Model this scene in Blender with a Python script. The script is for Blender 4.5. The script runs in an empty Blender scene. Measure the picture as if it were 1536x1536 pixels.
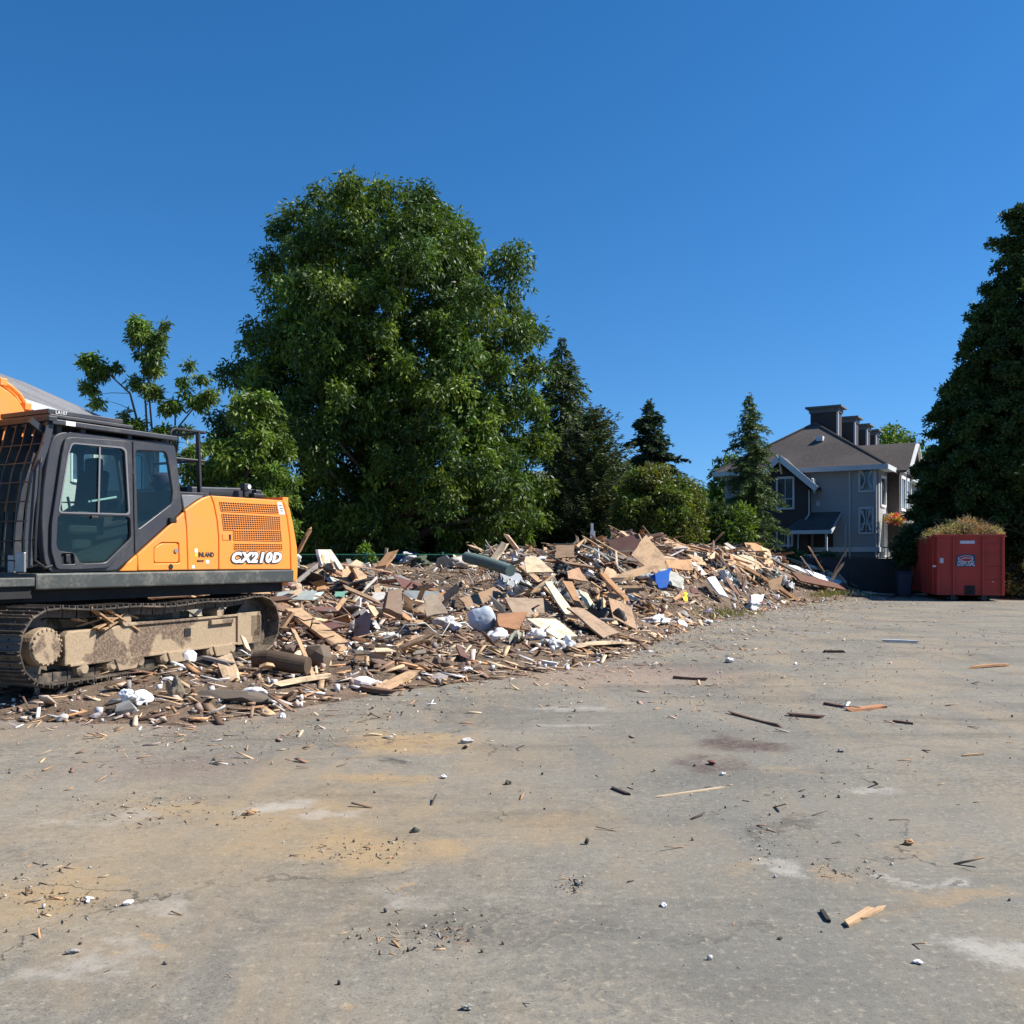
import bpy, bmesh, math, random
import numpy as np
from mathutils import Vector, Matrix, noise as mnoise

C = bpy.context.scene
COL = C.collection
R = math.radians

# ---------------------------------------------------------------- camera, sky, sun, exposure
F_PX, CX, HZ, CAMH = 1420.0, 768.0, 838.0, 1.6      # measured from the photo: focal length, centre, horizon (photo pixels)
cam_d = bpy.data.cameras.new('camera'); cam = bpy.data.objects.new('camera', cam_d); COL.objects.link(cam)
cam.location = (0, 0, CAMH); cam.rotation_euler = (R(90), 0, 0)
cam_d.sensor_width = 36; cam_d.lens = 36 * F_PX / 1536; cam_d.shift_y = (HZ - 768) / 1536
cam_d.clip_end = 2000
C.camera = cam
SUN_AZ, SUN_EL = 89.0, 46.0                           # azimuth clockwise from +Y (view direction)
w = bpy.data.worlds.new('World'); C.world = w; w.use_nodes = True
nt = w.node_tree; bg = nt.nodes['Background']
sky = nt.nodes.new('ShaderNodeTexSky'); sky.sky_type = 'NISHITA'; sky.sun_disc = False
sky.sun_elevation = R(SUN_EL); sky.sun_rotation = R(SUN_AZ)
sky.altitude = 900; sky.air_density = 1.0; sky.dust_density = 0.15; sky.ozone_density = 4.5
tcw = nt.nodes.new('ShaderNodeTexCoord'); vmw = nt.nodes.new('ShaderNodeMapping'); vmw.vector_type = 'POINT'
vmw.inputs['Scale'].default_value = (1, 1, .93); vmw.inputs['Location'].default_value = (0, 0, .085)
nt.links.new(tcw.outputs['Generated'], vmw.inputs[0]); nt.links.new(vmw.outputs[0], sky.inputs[0])
gm = nt.nodes.new('ShaderNodeHueSaturation'); gm.inputs['Saturation'].default_value = 1.27; gm.inputs['Value'].default_value = 1.0
nt.links.new(sky.outputs[0], gm.inputs['Color']); nt.links.new(gm.outputs[0], bg.inputs[0]); bg.inputs[1].default_value = 0.095
sd = bpy.data.lights.new('sun', 'SUN'); so = bpy.data.objects.new('sun', sd); COL.objects.link(so)
sd.energy = 5.0; sd.angle = R(0.53); sd.color = (1.0, 0.95, 0.86)
sv = Vector((math.cos(R(SUN_EL)) * math.sin(R(SUN_AZ)), math.cos(R(SUN_EL)) * math.cos(R(SUN_AZ)), math.sin(R(SUN_EL))))
so.rotation_euler = sv.to_track_quat('Z', 'Y').to_euler(); so.location = (30, 10, 40)
C.view_settings.view_transform = 'Standard'; C.view_settings.look = 'None'
C.view_settings.gamma = 1; C.view_settings.use_curve_mapping = False
C.view_settings.exposure = 0.74
C.render.engine = 'CYCLES'
C.cycles.max_bounces = 6; C.cycles.diffuse_bounces = 3; C.cycles.transparent_max_bounces = 12

# ---------------------------------------------------------------- helpers
def P(px, py, Y):                                   # photo pixel at depth Y -> world
    return Vector(((px - CX) / F_PX * Y, Y, CAMH - (py - HZ) / F_PX * Y))
def G(px, py, z=0.0):                               # photo pixel -> ground point
    Y = (CAMH - z) * F_PX / (py - HZ)
    return P(px, py, Y)
def toPX(p): return (CX + F_PX * p[0] / p[1], HZ - F_PX * (p[2] - CAMH) / p[1])

class Plane:                                        # vertical plane through O along D (unit)
    def __init__(s, O, D): s.O = O; s.D = D
    def uz(s, px, py, z0=0.0):
        r = (px - CX) / F_PX
        t = (s.O[0] - r * s.O[1]) / (r * s.D[1] - s.D[0])
        Y = s.O[1] + s.D[1] * t
        return (t, CAMH - (py - HZ) / F_PX * Y - z0)
    def l(s, pts, z0=0.0): return [s.uz(a, b, z0) for a, b in pts]

def tag(o, label=None, cat=None, group=None, kind=None):
    if label: o['label'] = label
    if cat: o['category'] = cat
    if group: o['group'] = group
    if kind: o['kind'] = kind
    return o
def empty(name, loc=(0, 0, 0), rz=0.0, label=None, cat=None, group=None):
    o = bpy.data.objects.new(name, None); COL.objects.link(o)
    o.location = loc; o.rotation_euler = (0, 0, rz); o.empty_display_size = 0.2
    return tag(o, label, cat, group)

class MB:
    """collects shapes into one mesh"""
    def __init__(s): s.v = []; s.f = []; s.c = []; s.l = []; s.col = (1, 1, 1)
    def add(s, vs, fs, M=None, col=None, loc=None):
        n = len(s.v); col = col or s.col
        for i, p in enumerate(vs):
            q = Vector(p); s.l.append(tuple(loc[i]) if loc is not None else tuple(q))
            if M is not None: q = M @ q
            s.v.append(tuple(q)); s.c.append((*col, 1))
        for f in fs: s.f.append(tuple(n + i for i in f))
        return s
    def box(s, c, size, rot=None, col=None):
        x, y, z = (a / 2 for a in size)
        vs = [(-x, -y, -z), (x, -y, -z), (x, y, -z), (-x, y, -z), (-x, -y, z), (x, -y, z), (x, y, z), (-x, y, z)]
        fs = [(0, 3, 2, 1), (4, 5, 6, 7), (0, 1, 5, 4), (1, 2, 6, 5), (2, 3, 7, 6), (3, 0, 4, 7)]
        M = Matrix.Translation(c)
        if rot is not None: M = M @ (rot.to_4x4() if hasattr(rot, 'to_4x4') else rot)
        return s.add(vs, fs, M, col)
    def bb(s, a, b, col=None):
        a, b = Vector(a), Vector(b)
        return s.box((a + b) / 2, [abs(k) for k in (b - a)], None, col)
    def prism(s, pts, y0, y1, axis='y', col=None):
        n = len(pts)
        def m(u, z, y): return (u, y, z) if axis == 'y' else ((y, u, z) if axis == 'x' else (u, z, y))
        vs = [m(u, z, y0) for u, z in pts] + [m(u, z, y1) for u, z in pts]
        fs = [tuple(range(n)), tuple(range(2 * n - 1, n - 1, -1))] + [(i, n + i, n + (i + 1) % n, (i + 1) % n) for i in range(n)]
        return s.add(vs, fs, None, col)
    def tube(s, pts, r, n=8, cap=True, col=None):
        pts = [Vector(p) for p in pts]; k = len(pts)
        rs = r if isinstance(r, (list, tuple)) else [r] * k
        vs, fs = [], []; prev = None
        for i, p in enumerate(pts):
            d = (pts[min(i + 1, k - 1)] - pts[max(i - 1, 0)])
            if d.length < 1e-9: d = Vector((0, 0, 1))
            d.normalize()
            if prev is None:
                a = d.orthogonal().normalized()
            else:
                a = prev - d * prev.dot(d)
                a = a.normalized() if a.length > 1e-6 else d.orthogonal().normalized()
            prev = a; b = d.cross(a)
            for j in range(n):
                t = 2 * math.pi * j / n
                vs.append(p + (a * math.cos(t) + b * math.sin(t)) * rs[i])
        for i in range(k - 1):
            for j in range(n):
                fs.append((i * n + j, i * n + (j + 1) % n, (i + 1) * n + (j + 1) % n, (i + 1) * n + j))
        if cap: fs += [tuple(range(n - 1, -1, -1)), tuple(range((k - 1) * n, k * n))]
        return s.add(vs, fs, None, col)
    def bar(s, p, q, wdt, thk, up=(0, 0, 1), col=None):
        p, q = Vector(p), Vector(q); d = q - p; L = d.length; x = d.normalized()
        y = Vector(up).cross(x)
        y = y.normalized() if y.length > 1e-6 else x.orthogonal().normalized()
        z = x.cross(y)
        M = Matrix((x, y, z)).transposed().to_4x4()
        return s.box((p + q) / 2, (L, wdt, thk), M, col)
    def build(s, name, mat, parent=None, bevel=0.0, smooth=False, seg=2):
        me = bpy.data.meshes.new(name); me.from_pydata(s.v, [], s.f); me.validate(clean_customdata=False)
        if len(me.vertices) == len(s.c):
            a = me.attributes.new('col', 'FLOAT_COLOR', 'POINT'); a.data.foreach_set('color', np.array(s.c, dtype=np.float32).ravel())
            a = me.attributes.new('loc', 'FLOAT_VECTOR', 'POINT'); a.data.foreach_set('vector', np.array(s.l, dtype=np.float32).ravel())
        fixn(me)
        if smooth: me.polygons.foreach_set('use_smooth', [True] * len(me.polygons))
        me.materials.append(mat)
        o = bpy.data.objects.new(name, me); COL.objects.link(o)
        if parent: o.parent = parent
        if bevel:
            b = o.modifiers.new('bevel', 'BEVEL'); b.width = bevel; b.segments = seg; b.limit_method = 'ANGLE'; b.angle_limit = R(35)
        return o
def fixn(me):
    bm = bmesh.new(); bm.from_mesh(me); bmesh.ops.recalc_face_normals(bm, faces=bm.faces); bm.to_mesh(me); bm.free()

def curve_mesh(cu):
    o = bpy.data.objects.new('tmp', cu); COL.objects.link(o)
    dg = bpy.context.evaluated_depsgraph_get()
    me = bpy.data.meshes.new_from_object(o.evaluated_get(dg), depsgraph=dg)
    bpy.data.objects.remove(o); bpy.data.curves.remove(cu)
    return me
def plate(name, outs, y0, thick, mat, parent, bevel=0.0, rounds=None):
    """outline + holes in the x-z plane, from y0 to y0+thick"""
    cu = bpy.data.curves.new('t', 'CURVE'); cu.dimensions = '2D'; cu.fill_mode = 'BOTH'
    cu.extrude = thick / 2 - bevel; cu.bevel_depth = bevel; cu.bevel_resolution = 1; cu.offset = -bevel
    for k, pts in enumerate(outs):
        r = rounds[k] if rounds else 0
        if r: pts = rounded(pts, r)
        sp = cu.splines.new('POLY'); sp.points.add(len(pts) - 1)
        for i, (x, z) in enumerate(pts): sp.points[i].co = (x, z, 0, 1)
        sp.use_cyclic_u = True
    me = curve_mesh(cu)
    for v in me.vertices:
        x, z, d = v.co; v.co = (x, y0 + thick / 2 + d, z)
    fixn(me); me.name = name; me.materials.clear(); me.materials.append(mat)
    o = bpy.data.objects.new(name, me); COL.objects.link(o); o.parent = parent
    return o
def rounded(pts, r, n=4):
    out = []; k = len(pts)
    for i in range(k):
        a, b, c = Vector(pts[i - 1]), Vector(pts[i]), Vector(pts[(i + 1) % k])
        d1, d2 = (a - b), (c - b); rr = min(r, d1.length * .45, d2.length * .45)
        p, q = b + d1.normalized() * rr, b + d2.normalized() * rr
        for j in range(n + 1):
            t = j / n; out.append(tuple(p * (1 - t) ** 2 + b * 2 * t * (1 - t) + q * t * t))
    return out
def text(name, s, size, u, z, y, mat, parent, shear=0.0, thick=0.004, offset=0.0, wfac=1.0, maxw=None, sp=1.0):
    cu = bpy.data.curves.new('t', 'FONT'); cu.body = s; cu.size = size; cu.shear = shear; cu.offset = offset; cu.extrude = thick / 2
    cu.resolution_u = 3; cu.space_character = sp
    me = curve_mesh(cu); me.name = name
    xs = [v.co.x for v in me.vertices]; x0, x1 = min(xs), max(xs)
    k = (maxw / (x1 - x0)) if maxw else wfac
    for v in me.vertices:
        a, b, d = v.co; v.co = (u + (a - x0) * k, y + d, z + b)
    fixn(me); me.materials.clear(); me.materials.append(mat)
    o = bpy.data.objects.new(name, me); COL.objects.link(o); o.parent = parent
    return o
def np_mesh(name, V, Fq, colr, mat, parent=None, loc=None):
    """fast mesh from numpy: V (n,3), Fq (m,k) all of one size"""
    me = bpy.data.meshes.new(name); n, (m, k) = len(V), Fq.shape
    me.vertices.add(n); me.vertices.foreach_set('co', V.astype(np.float32).ravel())
    me.loops.add(m * k); me.loops.foreach_set('vertex_index', Fq.astype(np.int32).ravel())
    me.polygons.add(m); me.polygons.foreach_set('loop_start', np.arange(0, m * k, k, dtype=np.int32))
    try: me.polygons.foreach_set('loop_total', np.full(m, k, dtype=np.int32))
    except Exception: pass
    me.update(calc_edges=True)
    if colr is not None:
        a = me.attributes.new('col', 'FLOAT_COLOR', 'POINT')
        a.data.foreach_set('color', np.concatenate([colr, np.ones((n, 1))], 1).astype(np.float32).ravel())
    if loc is not None:
        a = me.attributes.new('loc', 'FLOAT_VECTOR', 'POINT'); a.data.foreach_set('vector', loc.astype(np.float32).ravel())
    me.materials.append(mat)
    o = bpy.data.objects.new(name, me); COL.objects.link(o)
    if parent: o.parent = parent
    return o

# ---------------------------------------------------------------- materials
class NT:
    def __init__(s, name):
        s.m = bpy.data.materials.new(name); s.m.use_nodes = True; s.t = s.m.node_tree; s.b = s.t.nodes['Principled BSDF']
        s.out = s.t.nodes['Material Output']
    def n(s, typ, **kw):
        x = s.t.nodes.new('ShaderNode' + typ)
        for k, v in kw.items(): setattr(x, k, v)
        return x
    def lk(s, a, b): s.t.links.new(a, b)
    def val(s, inp, v):
        if hasattr(v, 'is_output') or isinstance(v, bpy.types.NodeSocket): s.lk(v, inp)
        else: inp.default_value = v
    def coord(s, kind='Object'): return s.n('TexCoord').outputs[kind]
    def attr(s, name, out='Color'): return s.n('Attribute', attribute_name=name).outputs[out]
    def mapping(s, vec, scale=(1, 1, 1), loc=(0, 0, 0), rot=(0, 0, 0)):
        m = s.n('Mapping'); s.lk(vec, m.inputs[0]); m.inputs['Scale'].default_value = scale
        m.inputs['Location'].default_value = loc; m.inputs['Rotation'].default_value = rot; return m.outputs[0]
    def noise(s, vec, scale, detail=4, rough=.55, dist=0):
        x = s.n('TexNoise'); s.lk(vec, x.inputs['Vector']); x.inputs['Scale'].default_value = scale
        x.inputs['Detail'].default_value = detail; x.inputs['Roughness'].default_value = rough; x.inputs['Distortion'].default_value = dist
        return x.outputs['Fac']
    def ramp(s, v, a, b, lo=0.0, hi=1.0):
        x = s.n('MapRange', interpolation_type='SMOOTHSTEP'); s.lk(v, x.inputs[0])
        for i, k in enumerate((a, b, lo, hi)): x.inputs[i + 1].default_value = k
        return x.outputs[0]
    def mix(s, f, a, b, mode='MIX'):
        x = s.n('Mix', data_type='RGBA', blend_type=mode)
        s.val(x.inputs[0], f)
        for i, k in ((6, a), (7, b)):
            if isinstance(k, bpy.types.NodeSocket): s.lk(k, x.inputs[i])
            else: x.inputs[i].default_value = (*k, 1)
        return x.outputs[2]
    def math(s, op, a, b=0.0):
        x = s.n('Math', operation=op); s.val(x.inputs[0], a); s.val(x.inputs[1], b); return x.outputs[0]
    def bump(s, h, strength=.3, dist=.01):
        x = s.n('Bump'); s.lk(h, x.inputs['Height']); x.inputs['Strength'].default_value = strength; x.inputs['Distance'].default_value = dist
        s.lk(x.outputs[0], s.b.inputs['Normal'])
    def base(s, c, rough=.6, metal=0.0, spec=.5):
        if isinstance(c, bpy.types.NodeSocket): s.lk(c, s.b.inputs['Base Color'])
        else: s.b.inputs['Base Color'].default_value = (*c, 1)
        s.val(s.b.inputs['Roughness'], rough); s.b.inputs['Metallic'].default_value = metal
        s.b.inputs['Specular IOR Level'].default_value = spec
        return s.m

def paint(name, c, rough=.5, dirt=(.2, .16, .11), amt=.35, metal=0.0, scale=3.0, spec=.5, lo=.5, hi=.75):
    t = NT(name); v = t.coord()
    n1 = t.noise(v, scale, 6, .62); n2 = t.noise(v, scale * 9, 4, .6)
    m = t.math('MULTIPLY', t.ramp(t.math('ADD', t.math('MULTIPLY', n1, .7), t.math('MULTIPLY', n2, .3)), lo, hi), amt)
    col = t.mix(m, c, dirt)
    col = t.mix(t.ramp(t.noise(v, scale * .5, 3), .3, .7, 0, .25), col, tuple(k * .75 for k in c))
    return t.base(col, t.ramp(n1, .3, .7, rough - .08, rough + .12), metal, spec)

M_ = {}
M_['orange'] = paint('orange_paint', (.86, .278, .04), .42, (.44, .25, .12), .5, scale=1.3, lo=.47, hi=.7)
M_['grey_paint'] = paint('dark_grey_paint', (.040, .040, .046), .42, (.16, .145, .125), .4, scale=2.2, lo=.48, hi=.72)
M_['mid_grey'] = paint('mid_grey_paint', (.17, .17, .18), .5, (.2, .17, .14), .4)
M_['black'] = paint('black_paint', (.02, .02, .022), .45, (.12, .10, .08), .35, scale=4)
M_['rubber'] = paint('rubber', (.018, .018, .018), .7, (.1, .09, .08), .3)
M_['deck'] = paint('worn_deck_steel', (.05, .055, .05), .5, (.24, .225, .19), .7, scale=2.5, lo=.46, hi=.7)
M_['shoe'] = paint('worn_track_steel', (.07, .058, .047), .5, (.27, .21, .15), .85, metal=.25, scale=2.2, lo=.45, hi=.65)
M_['gap'] = paint('dark_gap', (.012, .012, .012), .8, amt=.1)
M_['white'] = paint('white_paint', (.8, .8, .78), .5, (.5, .45, .38), .3)
M_['dark_line'] = paint('dark_print', (.03, .03, .035), .6, amt=.1)
M_['yellow'] = paint('yellow_print', (.8, .5, .05), .6, amt=.1)
M_['steel'] = paint('bare_steel', (.35, .34, .33), .45, (.2, .16, .12), .6, metal=.6)

def mud():
    t = NT('dusty_steel_with_oil_stains'); v = t.coord()
    n = t.noise(v, 2.3, 3, .5, .4); f = t.noise(v, 40, 4, .6)
    c = t.mix(t.ramp(n, .49, .55), (.31, .225, .14), (.10, .062, .04))
    c = t.mix(t.ramp(f, .35, .7, 0, .4), c, (.45, .36, .25)); t.bump(f, .5, .01)
    return t.base(c, .85)
M_['mud'] = mud()
def glass():
    t = NT('tinted_glass'); t.b.inputs['Base Color'].default_value = (.02, .03, .03, 1)
    tr = t.n('BsdfTransparent'); tr.inputs[0].default_value = (.70, .82, .79, 1)
    gl = t.n('BsdfGlossy'); gl.inputs['Roughness'].default_value = .03; gl.inputs[0].default_value = (.9, .95, .95, 1)
    fr = t.n('LayerWeight'); fr.inputs[0].default_value = .5
    f = t.math('ADD', t.math('MULTIPLY', t.math('POWER', fr.outputs['Facing'], 4.0), .5), .025)
    mx = t.n('MixShader'); t.lk(f, mx.inputs[0]); t.lk(tr.outputs[0], mx.inputs[1]); t.lk(gl.outputs[0], mx.inputs[2])
    t.lk(mx.outputs[0], t.out.inputs[0]); return t.m
M_['glass'] = glass()
def win(name='house_glass', c=(.03, .04, .05)):
    t = NT(name); n = t.noise(t.coord(), 1.5, 2)
    return t.base(t.mix(t.ramp(n, .4, .6), c, tuple(k * 2.2 for k in c)), .08, 0, .8)
M_['pane'] = win()

def foliage(name, tint=(1, 1, 1), trans=.28, rough=.5):
    t = NT(name); c = t.attr('col')
    c2 = t.mix(1.0, c, tint, 'MULTIPLY')
    t.base(c2, rough, 0, .35)
    tl = t.n('BsdfTranslucent'); t.lk(t.mix(1.0, c2, (1.5, 1.45, .5), 'MULTIPLY'), tl.inputs[0])
    mx = t.n('MixShader'); mx.inputs[0].default_value = trans
    t.lk(t.b.outputs[0], mx.inputs[1]); t.lk(tl.outputs[0], mx.inputs[2]); t.lk(mx.outputs[0], t.out.inputs[0])
    return t.m
M_['leaf'] = foliage('leaves'); M_['needle'] = foliage('needles', trans=.15, rough=.6)
M_['drycut'] = foliage('cuttings', trans=.2, rough=.7)
def bark():
    t = NT('bark'); v = t.mapping(t.coord(), (6, 6, 1.2)); n = t.noise(v, 3, 5, .6)
    t.bump(n, .6, .03); return t.base(t.mix(n, (.05, .04, .03), (.17, .14, .11)), .9)
M_['bark'] = bark()

def debris(name='broken_wood', rough=.75, grain=1.0, dirt=.5):
    t = NT(name); c = t.attr('col'); l = t.attr('loc', 'Vector')
    g = t.noise(t.mapping(l, (1.6, 26, 26)), 2.0, 5, .6, .6)
    d = t.noise(t.coord('Object'), 3.1, 5, .65); f = t.noise(l, 22, 3, .6)
    c1 = t.mix(t.ramp(g, .3, .72, 0, .55 * grain), c, t.mix(1.0, c, (.5, .4, .33), 'MULTIPLY'))
    c2 = t.mix(t.ramp(d, .47, .66, 0, dirt), c1, (.13, .095, .065))
    c3 = t.mix(t.ramp(f, .55, .75, 0, .2), c2, t.mix(1.0, c, (1.25, 1.2, 1.1), 'MULTIPLY'))
    t.bump(t.math('ADD', g, f), .35, .006); return t.base(c3, rough, 0, .25)
M_['wood'] = debris(); M_['plaster'] = debris('plaster_and_plastic', .6, .25, .3)
M_['litter'] = debris('fragments', .8, .3, .35)
# ---------------------------------------------------------------- the ground
def asphalt():
    t = NT('dusty_asphalt'); v = t.coord()
    # aggregate
    vo = t.n('TexVoronoi'); t.lk(v, vo.inputs['Vector']); vo.inputs['Scale'].default_value = 130; vo.feature = 'F1'
    sp = t.n('SeparateColor'); t.lk(vo.outputs['Color'], sp.inputs[0])
    n_f = t.noise(v, 60, 5, .7); n_m = t.noise(v, 7, 6, .65); n_l = t.noise(v, .55, 5, .6, .3)
    wv = t.mapping(v, (.9, .28, 1), rot=(0, 0, R(-28))); n_s = t.noise(wv, 1.6, 9, .7, .6)     # drag marks left by tracks
    wv2 = t.mapping(v, (.25, 1.1, 1), rot=(0, 0, R(12))); n_s2 = t.noise(wv2, 1.3, 9, .7, .4)
    base = t.mix(t.ramp(t.math('ADD', t.math('MULTIPLY', n_l, .6), t.math('MULTIPLY', n_m, .4)), .38, .62), (.145, .133, .110), (.225, .204, .165))
    base = t.mix(t.ramp(sp.outputs[0], .3, .95, 0, .3), base, (.28, .262, .225))
    base = t.mix(t.ramp(sp.outputs[1], .78, .98, 0, .45), base, (.055, .053, .05))
    base = t.mix(t.ramp(n_f, .52, .74, 0, .4), base, (.08, .075, .068))
    base = t.mix(t.ramp(n_s, .46, .63, 0, .58), base, (.285, .22, .142))                 # tan dust
    base = t.mix(t.ramp(n_s2, .5, .66, 0, .6), base, (.098, .092, .076))
    base = t.mix(t.ramp(n_m, .55, .75, 0, .45), base, (.30, .265, .21))
    wn = t.n('TexNoise'); t.lk(v, wn.inputs['Vector']); wn.inputs['Scale'].default_value = 1.5; wn.inputs['Detail'].default_value = 6; wn.inputs['Roughness'].default_value = .65
    ws = t.n('VectorMath', operation='SUBTRACT'); t.lk(wn.outputs['Color'], ws.inputs[0]); ws.inputs[1].default_value = (.5, .5, .5)
    wsc = t.n('VectorMath', operation='SCALE'); t.lk(ws.outputs[0], wsc.inputs[0]); wsc.inputs['Scale'].default_value = 1.5
    wa = t.n('VectorMath', operation='ADD'); t.lk(v, wa.inputs[0]); t.lk(wsc.outputs[0], wa.inputs[1]); vw = wa.outputs[0]
    def blot(col, px, py, w, h, amt, rot=0.0, thr=(.62, .42), nz=n_m, depth=None):
        nonlocal base
        g = G(px, py); rx = w / F_PX * g.y / 2
        ry = (G(px, py - h / 2).y - G(px, py + h / 2).y) / 2
        m = t.n('Mapping'); m.vector_type = 'TEXTURE'; t.lk(vw, m.inputs[0])
        m.inputs['Location'].default_value = (g.x, g.y, 0); m.inputs['Rotation'].default_value = (0, 0, R(rot)); m.inputs['Scale'].default_value = (rx, ry, 1)
        ln = t.n('VectorMath', operation='LENGTH'); s2 = t.n('VectorMath', operation='MULTIPLY'); t.lk(m.outputs[0], s2.inputs[0]); s2.inputs[1].default_value = (1, 1, 0)
        t.lk(s2.outputs[0], ln.inputs[0])
        e = t.ramp(ln.outputs['Value'], 1.15, .25)
        k = t.math('MULTIPLY', e, t.ramp(t.math('ADD', t.math('MULTIPLY', nz, .6), t.math('MULTIPLY', n_f, .4)), .36, .56, .35, 1))
        base = t.mix(t.math('MULTIPLY', k, amt), base, col)
    ochre, pale, dark, mar = (.38, .25, .115), (.40, .375, .335), (.05, .047, .043), (.075, .045, .04)
    blot(ochre, 560, 1275, 330, 60, .75); blot(ochre, 420, 1235, 260, 90, .5); blot(ochre, 610, 1112, 260, 34, .8)
    blot(ochre, 560, 1165, 220, 30, .7); blot(ochre, 40, 1355, 180, 90, .85); blot(ochre, 260, 1212, 220, 34, .55); blot(ochre, 240, 1425, 70, 20, .7)
    blot(ochre, 150, 1320, 120, 24, .55); blot(ochre, 840, 1240, 260, 60, .4); blot(ochre, 1090, 1300, 180, 22, .55)
    blot(ochre, 1270, 1308, 80, 22, .75); blot(ochre, 1440, 1345, 260, 34, .85, 12); blot(ochre, 1400, 1270, 200, 22, .6, 20); blot(ochre, 340, 1530, 90, 24, .6)
    blot(ochre, 1180, 1155, 150, 14, .5); blot(ochre, 655, 1338, 24, 10, .7); blot(ochre, 550, 1520, 60, 20, .5)
    blot((.30, .222, .13), 420, 1230, 1000, 240, .45); blot((.30, .222, .13), 100, 1360, 500, 160, .4); blot((.165, .16, .14), 1200, 1200, 1000, 420, .55); blot((.15, .144, .124), 1000, 1450, 1000, 150, .5)
    blot(pale, 410, 1215, 130, 30, .7, 25); blot(pale, 180, 1225, 130, 22, .5); blot(pale, 120, 1455, 260, 44, .5, 18); blot(pale, 1165, 1302, 110, 34, .7)
    blot(pale, 1400, 1315, 70, 26, .75); blot(pale, 1480, 1425, 160, 70, .7, 20); blot(pale, 1300, 1185, 130, 14, .6, -15); blot(pale, 850, 1065, 160, 10, .5)
    blot(pale, 620, 1350, 200, 24, .35); blot(pale, 255, 1365, 120, 20, .4); blot(pale, 500, 1230, 90, 20, .5, 30); blot(pale, 860, 1088, 120, 10, .4)
    blot(dark, 598, 1137, 60, 10, .85); blot(dark, 295, 1136, 40, 6, .8); blot(dark, 1402, 1318, 26, 22, .85); blot(dark, 720, 1380, 260, 50, .4); blot(dark, 890, 1410, 300, 30, .35)
    blot(dark, 1160, 1240, 210, 12, .6, 52); blot(dark, 1070, 1400, 330, 9, .45, 44)
    blot(mar, 1115, 1118, 150, 34, .9); blot(mar, 1060, 1150, 130, 22, .75, 10); blot((.2, .13, .12), 250, 1150, 420, 60, .3); blot((.24, .15, .12), 230, 1060, 640, 80, .5)
    blot((.33, .2, .15), 930, 1010, 420, 40, .45); blot((.20, .13, .09), 660, 1402, 50, 12, .8)
    # track marks, cracks and dusty speckle
    wt = t.n('TexWave'); wt.bands_direction = 'X'; t.lk(t.mapping(vw, (1, 1, 1), rot=(0, 0, R(58))), wt.inputs['Vector']); wt.inputs['Scale'].default_value = 2.6; wt.inputs['Distortion'].default_value = 3; wt.inputs['Detail'].default_value = 4; wt.inputs['Detail Scale'].default_value = 2.5
    mk = t.math('MULTIPLY', t.ramp(wt.outputs['Fac'], .45, .85), t.ramp(t.noise(v, .45, 3), .48, .62)); base = t.mix(t.math('MULTIPLY', mk, .38), base, (.30, .255, .19))
    ve = t.n('TexVoronoi', feature='DISTANCE_TO_EDGE'); wsm = t.n('VectorMath', operation='SCALE'); t.lk(ws.outputs[0], wsm.inputs[0]); wsm.inputs['Scale'].default_value = .9
    wb_ = t.n('VectorMath', operation='ADD'); t.lk(v, wb_.inputs[0]); t.lk(wsm.outputs[0], wb_.inputs[1]); t.lk(wb_.outputs[0], ve.inputs['Vector']); ve.inputs['Scale'].default_value = .34
    ck = t.math('MULTIPLY', t.ramp(ve.outputs['Distance'], .0, .006, 1, 0), t.ramp(t.noise(v, .8, 4), .5, .58)); base = t.mix(t.math('MULTIPLY', ck, .75), base, (.045, .04, .035))
    sp2 = t.noise(v, 24, 5, .75); base = t.mix(t.ramp(sp2, .54, .66, 0, .6), base, (.36, .31, .235)); base = t.mix(t.ramp(sp2, .44, .33, 0, .5), base, (.075, .068, .06))
    h = t.math('ADD', t.math('MULTIPLY', n_f, .6), t.math('MULTIPLY', sp.outputs[2], .4)); t.bump(h, .55, .006)
    return t.base(base, t.ramp(n_l, .3, .7, .78, .92), 0, .25)
M_['asphalt'] = asphalt()
def soil(name, a, b, sc=6.0):
    t = NT(name); v = t.coord(); n = t.noise(v, sc, 8, .7); n2 = t.noise(v, sc * .12, 4); f = t.noise(v, sc * 9, 4, .7)
    c = t.mix(t.ramp(n, .35, .65), a, b); c = t.mix(t.ramp(n2, .4, .65, 0, .5), c, tuple(k * 1.5 for k in b)); c = t.mix(t.ramp(f, .58, .74, 0, .6), c, (.5, .44, .37))
    t.bump(t.math('ADD', n, f), .9, .03); return t.base(c, .95, 0, .2)
M_['soil'] = soil('crushed_debris_soil', (.065, .046, .032), (.19, .135, .095))
M_['verge'] = soil('grass_verge', (.05, .06, .022), (.11, .095, .05), 3)

def grid_sheet(name, x0, x1, y0, y1, z, mat, n=2):
    xs = np.linspace(x0, x1, n); ys = np.linspace(y0, y1, n); X, Y = np.meshgrid(xs, ys)
    V = np.stack([X.ravel(), Y.ravel(), np.full(X.size, z)], 1); q = []
    for j in range(n - 1):
        for i in range(n - 1): a = j * n + i; q.append((a, a + 1, a + n + 1, a + n))
    return np_mesh(name, V, np.array(q), None, mat)
g = grid_sheet('ground', -600, 600, -60, 900, 0, M_['asphalt'], 3); tag(g, kind='structure')
vg = MB(); vg.add([(-600, 33, .004), (-4, 33, .004), (12, 43.0, .004), (22, 43, .004), (24, 36.0, .004), (60, 30, .004), (600, 30, .004), (600, 850, .004), (-600, 850, .004)], [(0, 1, 2, 3, 4, 5, 6, 7, 8)])
tag(vg.build('grass_verge', M_['verge']), kind='structure')

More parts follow.
